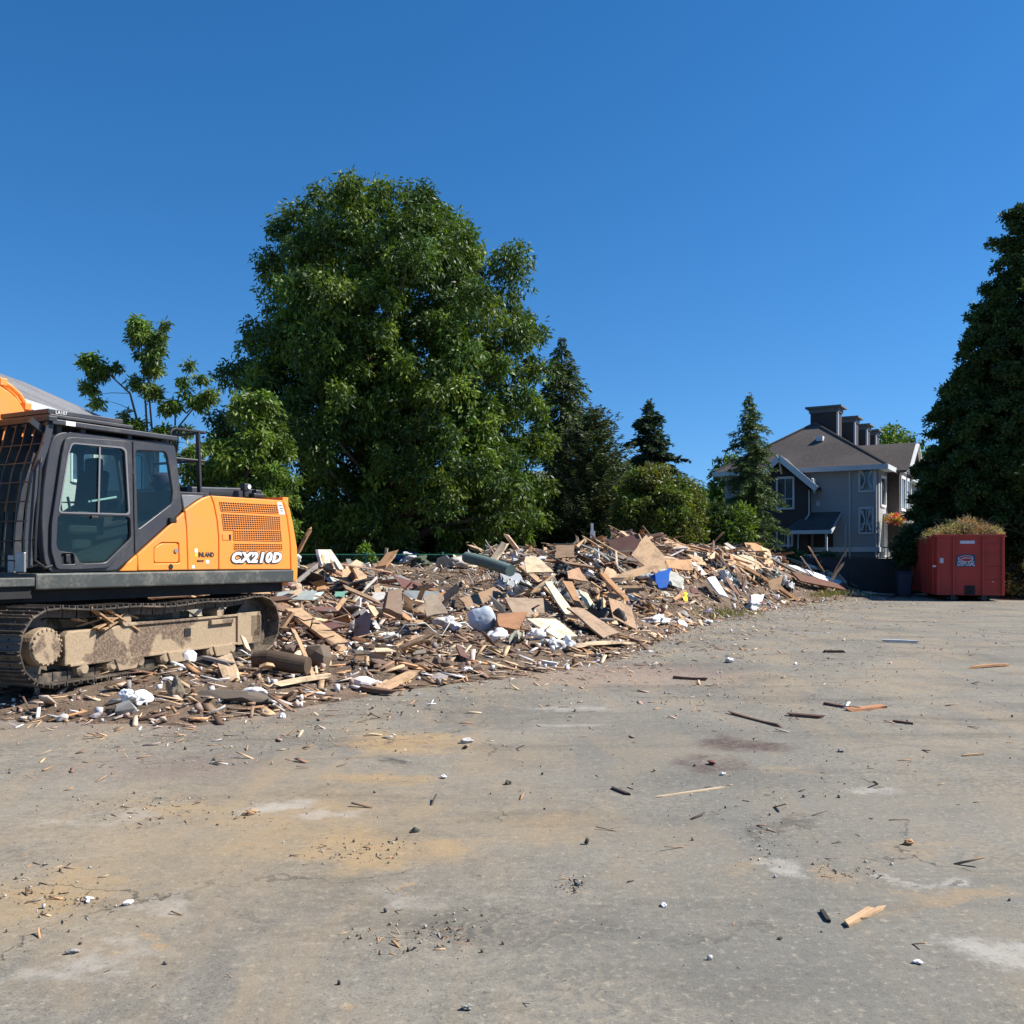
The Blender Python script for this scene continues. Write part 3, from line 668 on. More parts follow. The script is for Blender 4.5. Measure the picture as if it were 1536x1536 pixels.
# hood top and the black cover on it
m = MB(); a = s1(277, 746); b_ = s1(424, 752); m.bb((a[0], .03, 2.40), (b_[0] - .05, WID - .03, s1(300, 744.5)[1] - .02)); m.build('hood_top', M_['mid_grey'], ex, .02)
m = MB(); m.prism(S([(300, 744), (300, 728.5), (378, 730.8), (400, 733), (408, 737.5), (412, 747.5), (412, 750)]), .22, 1.9); m.build('hood_cover', M_['grey_paint'], ex, .04)
m = MB(); m.prism(S([(332, 736.5), (366, 738.5), (366, 743), (332, 741)]), .212, .23); m.build('hood_cover_slot', M_['gap'], ex)
m = MB(); m.prism(S([(272, 737), (311, 739), (311, 744.5), (273, 743.5)]), .04, .9); m.build('cab_rear_shelf', M_['black'], ex, .01)
a = s1(286, 735); cx_, cy_ = a[0] + .05, .55
m = MB(); m.tube([(cx_, cy_, a[1] - .1), (cx_, cy_, a[1] + .02), (cx_, cy_, a[1] + .07), (cx_, cy_, a[1] + .20), (cx_, cy_, a[1] + .23), (cx_, cy_, a[1] + .25)], [.12, .12, .17, .185, .17, .06], 20)
M_['purple'] = paint('dusty_purple_plastic', (.07, .045, .085), .35, (.3, .27, .28), .3); pc = m.build('air_precleaner', M_['purple'], ex, 0, True)
m = MB(); m.tube([(cx_, cy_, a[1] + .085), (cx_, cy_, a[1] + .11)], .195, 20); m.build('band', M_['black'], pc)
m = MB(); a = s1(375.5, 740); m.tube([(a[0], .1, a[1] - .05), (a[0], .1, a[1] + .05)], .035, 8); m.box((a[0], .1, a[1] + .09), (.10, .09, .10)); wl_ = m.build('work_light', M_['black'], ex, .012)
m = MB(); m.tube([(a[0] + .03, .052, a[1] + .095), (a[0] + .03, .045, a[1] + .095)], .032, 12); m.build('lens', M_['white'], wl_)
m = MB(); a = s1(393, 746); m.box((a[0], .1, a[1] + .03), (.22, .12, .06)); m.box((a[0], .1, a[1] + .08), (.12, .1, .06)); m.build('rear_camera', M_['black'], ex, .02)
# handrail behind the cab
hr = MB(); yy = .12
def q3(px, py, y=.12): a = s1(px, py); return (a[0], y, a[1])
hr.tube([q3(265.5, 700), q3(265.5, 648), q3(267.5, 643.5), q3(272, 642), q3(318, 648)], .018, 8)
hr.tube([q3(268, 686), q3(318, 691)], .018, 8); hr.build('handrail', M_['black'], ex)
m = MB(); a = s1(306.5, 646); b_ = s1(309, 742); m.bar((a[0], .12, a[1]), (b_[0], .12, b_[1]), .03, .06, up=(0, 1, 0)); m.build('handrail_post', M_['black'], ex)
m = MB(); a = s1(317, 648); m.tube([(a[0], .12, a[1]), (a[0], 1.1, a[1])], .018, 8); m.tube([(a[0], .12, s1(317, 690)[1]), (a[0], 1.1, s1(317, 690)[1])], .018, 8); m.tube([(a[0], 1.1, a[1]), (a[0], 1.1, 2.5)], .018, 8); m.build('handrail', M_['black'], ex)
# deck sill and frame
m = MB(); a, b_ = s1(49, 860.5), s1(436.5, 855.5); c, d = s1(434, 868), s1(49, 877)
zt, zb = 1.425, 1.26
m.bb((a[0], -.06, zb), (b_[0], WID + .06, s1(200, 857.2)[1] - .005)); dk = m.build('deck_sill', M_['deck'], ex, .02)
m = MB(); m.bb((a[0] - .9, .12, 1.12), (b_[0] - .05, WID - .12, zb + .01)); m.bb((a[0] - .95, .0, 1.17), (a[0] - .01, 1.15, 1.40)); m.build('upper_frame', M_['gap'], ex)
m = MB(); m.bb((a[0] - 1.0, -.05, 1.30), (a[0] - .005, .35, 1.395)); m.build('step_plate', M_['deck'], ex, .01)
# ---- cab
cab_out = [(80, 859.4), (70.5, 846), (67, 815), (65.5, 780), (68, 735), (72.5, 700), (78, 668), (83, 655), (92, 648.6), (108, 646.5), (160, 652.5), (198, 658), (257, 662.8), (266, 669), (270, 700), (273.5, 735), (276.8, 766.4), (205.4, 831.6), (178, 856.4)]
door_gl_up = [(108, 667), (112, 666), (182, 672.5), (187, 677), (192.4, 770.4), (89, 767.6), (95, 730), (103, 680)]
door_gl_lo = [(87, 772), (195, 775.4), (196.4, 807), (158.5, 844), (120.5, 845.4), (112.5, 829), (88.5, 826.6), (84.6, 818)]
side_gl = [(206.8, 675.4), (250.5, 677.5), (254, 684), (262.4, 738), (260.2, 755.5), (210, 793.8)]
CW = 1.04
shell = plate('cab', [S(cab_out), S([(101, 663), (112, 659), (190, 668), (193, 673), (197.5, 771), (198, 809), (160, 848), (118, 851), (88, 851), (79.5, 824), (80.5, 785), (88, 735), (96, 680)]), S(side_gl)], .035, .05, M_['grey_paint'], ex, .012, [.05, .05, .04])
# door leaf
door = plate('door', [S([(98, 657.5), (108, 655.2), (190, 661), (196.6, 664), (199.6, 771), (200.8, 812), (176, 838), (162, 851.8), (118, 854.5), (84.5, 854.2), (76.5, 825), (77.4, 785), (85, 735), (93, 680)]), S(door_gl_up), S(door_gl_lo), S([(91.6, 830.4), (110, 830), (112.4, 846), (92.4, 846.2)])], -.004, .04, M_['grey_paint'], ex, .008, [.05, .05, .05, .02])
gl = plate('door_glass', [S([(106, 664), (185, 669), (194.5, 772), (86.5, 770)])], .016, .006, M_['glass'], door)
plate('lower_door_glass', [S([(85, 770.5), (197, 773.6), (198, 808), (159, 846.5), (119.5, 847.6), (111, 831), (86.5, 829), (82.5, 818)])], .026, .006, M_['glass'], door)
fr_ = plate('window_frame', [S([(106.4, 665), (112, 664), (184, 670.4), (189.3, 675), (194.6, 772.6), (86.6, 769.6), (93, 730), (101, 680)]), S(door_gl_up)], -.010, .012, M_['mid_grey'], door, 0, [.05, .05])
m = MB(); m.bar(q3(150, 669, .004), q3(148, 769.5, .004), .02, .012, up=(0, 1, 0)); m.build('window_divider', M_['mid_grey'], door)
hb_ = MB(); hb_.prism(S([(90.5, 829.5), (112.5, 829), (114, 847), (91.5, 847)]), .03, .04); hb_.build('handle_recess', M_['gap'], door)
m = MB(); m.prism(S([(99, 831.5), (106, 831.5), (106.6, 844), (99.6, 844)]), .0, .02); m.build('handle', M_['black'], door, .008)
m = MB(); m.prism(S([(138, 773.6), (148, 774), (148, 778), (138, 777.6)]), .0, .03); m.build('window_latch', M_['black'], door, .005)
plate('side_glass', [S([(205, 673), (252, 675), (264.5, 738), (262, 757), (208.5, 796.5)])], .05, .006, M_['glass'], ex)
m = MB(); m.prism(S([(254.6, 776.5), (264.6, 776.5), (264.8, 784), (254.8, 784)]), -.01, .04); lt = m.build('cab_latch', M_['gap'], ex, .008)
m = MB(); m.bar(q3(196.4, 690, .02), q3(198.3, 712, .02), .05, .04, up=(0, 1, 0)); m.build('hinge', M_['black'], door, .01)
m = MB(); m.bar(q3(202, 662, .03), q3(205, 829, .03), .012, .012, up=(0, 1, 0)); m.build('cab_seam', M_['gap'], ex)
# far side wall of the cab with its own window openings
far = plate('cab_far_side', [S(cab_out), S([(96, 668), (198, 673), (200, 764), (84, 764)]), S([(206, 674), (254, 677), (262, 740), (258, 764), (208, 764)]), S([(200, 790), (240, 785), (225, 805), (205, 818)])], CW - .05, .05, M_['black'], ex, .01, [.05, .05, .05, .03])
# curved roof, front pillars and rear wall made as strips that follow the outline
co = rounded(S(cab_out), .05, 3)
def strip(name, pts, y0, y1, th, mat):
    m = MB(); k = len(pts)
    ctr = Vector((sum(p[0] for p in pts) / k, 0)); inn = []
    for i, p in enumerate(pts):
        a, b = Vector(pts[max(i - 1, 0)]), Vector(pts[min(i + 1, k - 1)]); d = (b - a).normalized(); nn = Vector((-d.y, d.x)); inn.append(tuple(Vector(p) - nn * th))
    for i in range(k - 1): m.prism([pts[i], pts[i + 1], inn[i + 1], inn[i]], y0, y1)
    return m.build(name, mat, ex)
strip('cab_roof', S([(84.5, 655.5), (93, 649.8), (108, 647.4), (160, 653.4), (198, 658.8), (256, 663.6), (264, 669)]), .06, CW - .03, .05, M_['grey_paint'])
strip('cab_rear_wall', S([(272, 735), (275, 765)]), .06, CW - .03, .04, M_['grey_paint'])
for yy in (.06, CW - .10): strip('rear_pillar', S([(264, 669), (268.4, 700), (272, 735)]), yy, yy + .07, .04, M_['grey_paint'])
for yy in (.05, CW - .12):
    strip('front_pillar', S([(71, 846), (68, 815), (66.5, 780), (69, 735), (73.5, 700), (79, 668), (84.5, 655.5)]), yy, yy + .08, .07, M_['grey_paint'])
fg = strip('windscreen', S([(71, 836), (68.4, 815), (67, 780), (69.5, 735), (74, 700), (79.4, 668)]), .12, CW - .1, .006, M_['glass'])
m = MB(); m.prism(S([(80, 859), (276, 766), (276, 859)]), .09, CW - .06); m.prism(S([(72, 858), (280, 858), (280, 850), (72, 850)]), .09, CW - .06); m.build('cab_floor_dark_fill', M_['gap'], ex)  # floor plus near-black wedge added to keep the lower cab dark
# seat and controls
st_ = MB(); a = s1(170, 800); uu = a[0]
st_.box((uu - .12, .55, 1.95), (.50, .48, .14)); st_.box((uu + .10, .55, 2.3), (.14, .46, .75), Matrix.Rotation(R(8), 3, 'Y')); st_.box((uu + .15, .55, 2.74), (.11, .26, .18)); st_.box((uu - .1, .55, 1.72), (.35, .35, .35))
seat = st_.build('seat', M_['rubber'], ex, .04)
m = MB()
for yy in (.28, .82): m.box((uu - .16, yy, 2.12), (.42, .1, .07)); m.tube([(uu - .36, yy, 2.12), (uu - .4, yy, 2.32)], .018, 6)
m.build('armrest', M_['black'], seat, .01)
m = MB(); m.box((uu - .98, .82, 2.25), (.06, .2, .28)); m.tube([(uu - .95, .85, 1.5), (uu - .95, .85, 2.2)], .02, 6); m.build('monitor', M_['black'], ex, .01)
m = MB(); 
for yy in (.45, .62): m.tube([(uu - .85, yy, 1.45), (uu - .8, yy, 2.0)], .016, 6)
m.build('pedal_lever', M_['steel'], ex)
m = MB(); m.bar(q3(140, 752, .09), q3(182, 745, .09), .015, .02); m.build('grab_bar', M_['white'], ex)
# ---- roof guard
rg = MB(); a, b_ = s1(80, 623), s1(265.5, 650); zA, zB = s1(80, 627)[1], s1(265.5, 651)[1]; zz = (zA + zB) / 2 - .05
rg.bb((a[0] - .02, -.02, zz - .03), (b_[0], CW, zz + .03)); rgo = rg.build('roof_guard', M_['grey_paint'], ex, .01)
m = MB(); m.bb((a[0] - .04, .0, zz + .045), (s1(200, 0)[0], CW - .05, zz + .085)); m.bb((a[0] - .02, .06, zz + .095), (s1(190, 0)[0], CW - .1, zz + .15)); m.build('guard_plate', M_['grey_paint'], rgo, .008)
m = MB(); m.box((s1(104, 0)[0], -.023, zz + .0), (.12, .006, .05)); m.build('guard_label', M_['white'], rgo)
text('guard_print', 'LA107', .055, s1(88, 0)[0], zz + .10, .05, M_['white'], rgo, 0, .004)
for px in (94, 130, 200, 250):
    m = MB(); x = s1(px, 0)[0]; m.bb((x - .03, .06, zz - .18), (x + .03, .14, zz - .03)); m.bb((x - .03, CW - .2, zz - .18), (x + .03, CW - .12, zz - .03)); m.build('bracket', M_['black'], rgo)
m = MB(); m.bar((a[0] - .22, .1, zz + .0), (s1(92, 0)[0], .1, zz - .2), .05, .07); m.build('bracket', M_['black'], rgo)
# ---- front guard
fgd = MB(); x0 = a[0] - .02
prof_ = [(x0 + .02, zz + .04), (x0 - .05, zz - .25), (x0 - .16, 2.55), (x0 - .23, 2.15), (x0 - .26, 1.8), (x0 - .25, 1.5)]
front = empty('front_guard'); front.parent = ex
for yy in (.04, .22, .40, .58, .76, .94, 1.06):
    m = MB()
    for p, q in zip(prof_[:-1], prof_[1:]): m.bar((p[0], yy, p[1]), (q[0], yy, q[1]), .014 if .1 < yy < 1 else .03, .085, up=(0, 1, 0)) if False else m.bar((p[0], yy, p[1]), (q[0], yy, q[1]), .085, .014 if .1 < yy < 1 else .03, up=(0, 1, 0))
    m.build('guard_bar', M_['grey_paint'], front)
m = MB()
for t in range(7):
    z = 1.58 + t * .215; u = np.interp(z, [p[1] for p in prof_[::-1]], [p[0] for p in prof_[::-1]]); m.tube([(u - .035, .02, z), (u - .035, 1.08, z)], .008, 6)
m.build('guard_rod', M_['black'], front)
m = MB(); m.bb((x0 - .05, -.02, zz + .0), (x0 + .06, CW + .06, zz + .06)); m.build('guard_header', M_['black'], front, .01)
m = MB(); m.box((x0 - .3, .10, 1.56), (.03, .16, .22)); m.box((x0 - .27, .30, 1.54), (.03, .12, .2)); m.build('mirror', M_['steel'], front, .01)
m = MB(); u = s1(75, 0)[0]; m.tube([(u - .1, .0, 2.7), (u - .13, -.03, 2.65), (u - .19, -.03, 1.9), (u - .2, -.03, 1.58), (u - .08, -.03, 1.5), (u + .02, 0, 1.52)], .016, 8); m.build('grab_rail', M_['black'], ex)
# ---- boom, arm and bucket (mostly outside the frame)
bm0 = MB(); yb = 1.2
BOO = XO + Vector((-XD.y, XD.x)) * yb; BP = Plane(BOO, XD); arc = BP.l([(50, 655), (44, 634), (37, 615), (27, 599), (14, 587), (0, 578)])
bm0.prism([(1.3, 1.75), (1.15, 2.5), (arc[0][0] + .15, arc[0][1] - .4)] + arc + [(-.5, 4.1), (-1.8, 4.75), (-3.6, 4.65), (-3.7, 4.35), (-2.0, 4.15), (-.8, 3.45), (.0, 2.75), (.55, 2.2), (.8, 1.75)], yb, yb + .52)
boom = bm0.build('boom', M_['orange'], ex, .02)
m = MB()
for yy, o in ((yb + .08, .08), (yb + .2, .09), (yb + .36, .09)):
    m.tube([(p[0] + o * .9, yy, p[1] + o * .9) for p in arc] + [(-.5 + o, yy, 4.1 + o), (-1.8, yy, 4.85), (-3.2, yy, 4.8)], .028, 8)
m.build('hydraulic_pipe', M_['orange'], boom)
m = MB(); m.box((arc[2][0] + .05, yb + .1, arc[2][1] + .05), (.09, .2, .09)); m.box((arc[5][0] + .05, yb + .1, arc[5][1] + .05), (.09, .2, .09)); m.build('pipe_clamp', M_['orange'], boom, .01)
m = MB(); m.prism([(-3.3, 4.9), (-3.9, 5.2), (-4.1, 4.9), (-4.6, 2.4), (-4.4, 2.3), (-4.1, 2.5), (-3.4, 4.3)], yb + .1, yb + .42); m.build('arm', M_['orange'], ex, .02)
m = MB(); m.tube([(.2, yb - .12, 1.6), (-1.0, yb - .12, 2.7)], .09, 12); m.tube([(-1.0, yb - .12, 2.7), (-1.9, yb - .12, 4.5)], .05, 12); m.build('boom_cylinder', M_['steel'], ex)
m = MB()
ar = [(-4.4 + .62 * math.cos(t), 1.75 + .62 * math.sin(t)) for t in np.linspace(R(60), R(-170), 12)]
m.prism(ar + [(p[0] * .94 - .26, p[1] * .94 + .1) for p in ar[::-1]], yb - .35, yb + .85); bk = m.build('bucket', M_['shoe'], ex)
m = MB()
for yy in (yb - .35, yb + .82): m.prism(ar, yy, yy + .03)
m.build('bucket_side', M_['shoe'], bk)
# ---- undercarriage
TD = Vector((.357, .934)).normalized(); Z0 = .245; TO = Vector((-.4796 * 10, 10.0)); TP = Plane(TO, TD)
uc = empty('undercarriage', (0, 0, 0)); uc.parent = ex
Mx = Matrix.Translation((XO.x, XO.y, 0)) @ Matrix.Rotation(rzx, 4, 'Z')
Mt = Matrix.Translation((TO.x, TO.y, Z0)) @ Matrix.Rotation(math.atan2(TD.y, TD.x), 4, 'Z')
uc.matrix_local = Mx.inverted() @ Mt
def T(px, py): return TP.uz(px, py, Z0)
TW = .68; xl, xr_ = T(86, 0)[0] + .02, T(425, 0)[0] - .28; rad = .40
xa, xb = T(84, 978)[0], T(400, 0)[0]
zc = rad + .02
def loop(xa, xb):
    pts = []
    for t in np.linspace(-90, -270, 14): pts.append((xa + rad * math.cos(R(t)), zc + rad * math.sin(R(t))))
    for t in np.linspace(0, 1, 26)[1:-1]: pts.append((xa + (xb - xa) * t, zc + rad - .045 * math.sin(math.pi * t * 1.0) + .012 * math.cos(t * 19)))
    for t in np.linspace(90, -90, 14): pts.append((xb + rad * math.cos(R(t)), zc + rad * math.sin(R(t))))
    return pts
lp = loop(xa, xb); P2 = [Vector(p) for p in lp] + [Vector(lp[0])]
seg = [(P2[i + 1] - P2[i]).length for i in range(len(P2) - 1)]; tot = sum(seg); NS = 50; pitch = tot / NS
def at_len(s):
    s %= tot
    for i, l_ in enumerate(seg):
        if s <= l_: return P2[i].lerp(P2[i + 1], s / l_)
        s -= l_
    return P2[-1]
def make_track(y0):
    tr = MB(); ch = MB()
    for i in range(NS):
        a, b = at_len(i * pitch), at_len((i + 1) * pitch); c = (a + b) / 2; d = (b - a).normalized(); nrm = Vector((-d.y, d.x))   # outward = left of clockwise travel
        if (c + nrm * .1 - Vector(((xa + xb) / 2, zc))).length < (c - Vector(((xa + xb) / 2, zc))).length: nrm = -nrm
        Mr = Matrix(((d.x, 0, nrm.x), (0, 1, 0), (d.y, 0, nrm.y))).to_4x4(); Mr.translation = Vector((c.x, y0 + TW / 2, c.y))
        tr.box((0, 0, 0), (1, 1, 1), Mr @ Matrix.Diagonal((pitch * .96, TW, .022, 1)).to_4x4()) if False else None
        def bx(o, s, mb): mb.add(*BOX(s), Mr @ Matrix.Translation(o))
        bx((0, 0, 0), (pitch * .95, TW, .02), tr)
        for g in (-.42, 0, .42): bx((g * pitch, 0, .022), (.016, TW, .03), tr)
        for yy in (-.12, .12): bx((0, yy, -.055), (pitch * .92, .045, .09), ch)
        for yy in (-.16, .16):
            for g in (-.2, .2): bx((g * pitch, yy, .014), (.022, .022, .02), tr)
    tk = tr.build('track', M_['shoe'], uc, .003, seg=1); ch.build('track_chain', M_['shoe'], tk)
    return tk
def BOX(s):
    x, y, z = (k / 2 for k in s)
    return ([(-x, -y, -z), (x, -y, -z), (x, y, -z), (-x, y, -z), (-x, -y, z), (x, -y, z), (x, y, z), (-x, y, z)],
            [(0, 3, 2, 1), (4, 5, 6, 7), (0, 1, 5, 4), (1, 2, 6, 5), (2, 3, 7, 6), (3, 0, 4, 7)])
# excavator depth axis of the track frame (away from the camera) is +y local
def undercarriage_side(y0, near=True):
    make_track(y0)
    sgn = 1
    yo = y0 + .10
    f = MB(); L0, L1 = xa + .30, xb - .42
    f.prism([(L0, .18), (L1, .18), (L1 + .02, .22), (L1 + .02, .50), (L1, .56), (L0 + .95, .60), (L0 + .7, .56), (L0 + .05, .56), (L0, .5)], yo + .03, y0 + TW - .12); fr = f.build('track_frame', M_['mud'], uc, .02)
    m = MB(); m.bb((L0 + .05, yo + .0, .17), (L1 - .02, yo + .032, .20)); m.bb((L0 + .9, yo + .0, .56), (L1 - .02, yo + .032, .59)); m.bb((L1 - .02, yo + .0, .16), (L1 + .5, yo + .035, .60)); m.build('frame_flange', M_['mud'], fr, .006)
    m = MB(); k = L0 + (L1 - L0) * .64; m.bb((k, yo + .022, .36), (k + .12, yo + .036, .46)); m.build('frame_slot', M_['gap'], fr)
    m = MB(); k = L0 + (L1 - L0) * .80; m.bb((k, yo - .02, .48), (k + .5, yo + .03, .54)); m.build('frame_bracket', M_['mud'], fr, .005)
    for i in range(7):
        m = MB(); x = L0 + .25 + i * (L1 - L0 - .2) / 6.4; m.tube([(x, yo + .0, .125), (x, yo + .03, .125), (x, yo + .45, .125)], [.05, .085, .085], 14); m.build('roller', M_['mud'], uc)
    for i in (1, 3, 5):
        m = MB(); x = L0 + .25 + i * (L1 - L0 - .2) / 6.4 + .1; m.prism([(x - .10, .19), (x + .30, .19), (x + .24, .05), (x - .04, .05)], yo - .02, yo + .03); m.build('roller_guard', M_['mud'], uc, .01)
    for t in (.32, .78):
        m = MB(); x = xa + (xb - xa) * t; m.tube([(x, yo + .0, zc + .21), (x, yo + .25, zc + .21)], .07, 16); m.tube([(x, yo + .1, .55), (x, yo + .1, zc + .2)], .04, 8); m.build('carrier_roller', M_['mud'], uc)
    m = MB(); m.tube([(xa, y0 + .06, zc), (xa, y0 + .09, zc), (xa, y0 + .3, zc)], [.185, .205, .205], 28); hub = m.build('travel_motor', M_['mud'], uc, .008)
    m = MB()
    for i in range(20): t = i / 20 * 2 * math.pi; m.tube([(xa + .185 * math.cos(t), y0 + .05, zc + .185 * math.sin(t)), (xa + .185 * math.cos(t), y0 + .07, zc + .185 * math.sin(t))], .013, 6)
    m.build('bolt', M_['mud'], hub); hub.children[0]['kind'] = 'stuff'
    m = MB(); n = 21; pts = []
    for i in range(n * 2): t = i / (2 * n) * 2 * math.pi; r = .365 if i % 2 == 0 else .30; pts.append((xa + r * math.cos(t), zc + r * math.sin(t)))
    m.prism(pts, y0 + .31, y0 + .36); m.build('sprocket', M_['shoe'], uc)
    m = MB(); m.tube([(xb, y0 + .22, zc), (xb, y0 + .46, zc)], .335, 28); m.tube([(xb, y0 + .12, zc), (xb, y0 + .56, zc)], .1, 16); m.build('idler', M_['shoe'], uc, .01)
    m = MB(); m.bb((xb - .15, yo - .0, zc - .17), (xb + .1, yo + .03, zc + .14)); m.build('idler_bracket', M_['mud'], uc, .01)
undercarriage_side(.06); undercarriage_side(2.99 - TW)
m = MB(); m.bb((xa + 1.2, .5, .45), (xb - 1.2, 2.5, .78)); m.bb((xa + .9, .55, .35), (xa + 1.35, 2.4, .65)); m.bb((xb - 1.35, .55, .35), (xb - .95, 2.4, .65)); m.build('car_body', M_['mud'], uc, .02)
m = MB(); m.tube([((xa + xb) / 2, 1.5, .75), ((xa + xb) / 2, 1.5, .93)], .62, 32); m.build('slew_ring', M_['gap'], uc)
# broken boards and mud lying on the near track frame
rr = random.Random(3)
M_['pile_on'] = debris('snagged_wood', .8, 1, .4)
m = MB()
for i in range(16):
    x = T(190, 0)[0] + rr.uniform(-.35, .25); m.box((x, rr.uniform(.12, .4), .63 + rr.uniform(-.03, .10)), (rr.uniform(.25, .55), rr.uniform(.03, .08), .02), Matrix.Rotation(R(rr.uniform(-20, 40)), 3, 'Y') @ Matrix.Rotation(R(rr.uniform(-25, 25)), 3, 'Z'), (.42, .27, .15))
for v_ in range(len(m.v)): m.v[v_] = tuple(Mt @ Vector(m.v[v_]))
tag(m.build('scrap_wood', M_['pile_on']), 'splintered tan scraps of wood caught on the near track frame', 'scrap wood')
# ---------------------------------------------------------------- trees and shrubs
def unit(a): return a / np.maximum(np.linalg.norm(a, axis=-1, keepdims=True), 1e-9)
def leaf_mesh(name, c, d, s, ln, wd, col, mat, parent):
    """kite-shaped leaves: base point c, axis d, side s"""
    n = len(c); V = np.empty((n, 4, 3)); ln = np.broadcast_to(np.asarray(ln, float), (n,))[:, None]; wd = np.broadcast_to(np.asarray(wd, float), (n,))[:, None]
    V[:, 0] = c; V[:, 1] = c + d * ln * .45 + s * wd * .5; V[:, 2] = c + d * ln; V[:, 3] = c + d * ln * .45 - s * wd * .5
    return np_mesh(name, V.reshape(-1, 3), np.arange(n * 4).reshape(n, 4), np.repeat(col, 4, 0), mat, parent)
def rnd_dir(rs, n): return unit(rs.normal(size=(n, 3)))
def clump_leaves(rs, ctr, rad, tufts, k, ln, wd, pal, droop=.7, flat=.8, shell=.55):
    """tufts of k drooping leaves over each clump's rounded body"""
    ctr = np.asarray(ctr); rad = np.asarray(rad); m = len(ctr)
    nt_ = np.maximum((tufts * (rad / rad.mean()) ** 2).astype(int), 4); idx = np.repeat(np.arange(m), nt_); N = len(idx)
    dr = rnd_dir(rs, N); dr[:, 2] = dr[:, 2] * .85 + .38; dr = unit(dr)
    rr = rad[idx] * (shell + (1 - shell) * rs.rand(N)) * (1 + .22 * rs.normal(size=N))
    p = ctr[idx] + dr * rr[:, None] * np.array([1, 1, flat])
    p = np.repeat(p, k, 0) + rs.normal(size=(N * k, 3)) * ln * .35; o = np.repeat(dr, k, 0)
    d = unit(o * .5 + rnd_dir(rs, N * k) * .75 + np.array([0, 0, -droop])); s = unit(np.cross(d, rnd_dir(rs, N * k)))
    pal = np.asarray(pal); cm = pal[rs.randint(len(pal), size=m)] * (1 + .22 * rs.normal(size=(m, 1))).clip(.5, 1.6)
    col = np.repeat(cm[idx], k, 0) * (1 + .2 * rs.normal(size=(N * k, 1))).clip(.45, 1.7)
    return p, d, s, ln * (.7 + .6 * rs.rand(N * k)), wd * (.7 + .6 * rs.rand(N * k)), col.clip(0, 1)
def limbs(base, top, targets, r0, rng, bend=.25, mb=None, twist=.3):
    """trunk from base to top and a curved limb from it to each target"""
    m = mb or MB(); base, top = Vector(base), Vector(top); n = 8; tr = []
    for i in range(n + 1):
        t = i / n; tr.append(base.lerp(top, t) + Vector((rng.uniform(-1, 1), rng.uniform(-1, 1), 0)) * twist * t)
    m.tube(tr, [r0 * (1 - .9 * (i / n)) * (1.35 if i == 0 else 1) for i in range(n + 1)], 8)
    hgt = top.z - base.z
    for q in targets:
        q = Vector(q); hd_ = (Vector((q.x, q.y, 0)) - Vector((base.x, base.y, 0))).length
        z = max(base.z + .12 * hgt, min(q.z - .65 * hd_ - .3, base.z + .92 * hgt)); f = (z - base.z) / hgt * n; i = min(int(f), n - 1)
        a = tr[i].lerp(tr[i + 1], f - i); mid = a.lerp(q, .5) + Vector((rng.uniform(-.3, .3), rng.uniform(-.3, .3), bend * hd_ * .3))
        r = max(.02, min(r0 * (1 - .85 * (z - base.z) / hgt) * .5, .02 + .022 * (q - a).length))
        m.tube([a, a.lerp(mid, .5) + Vector((0, 0, .05)), mid, mid.lerp(q, .6), q], [r, r * .8, r * .6, r * .4, r * .15], 5, cap=False)
    return m
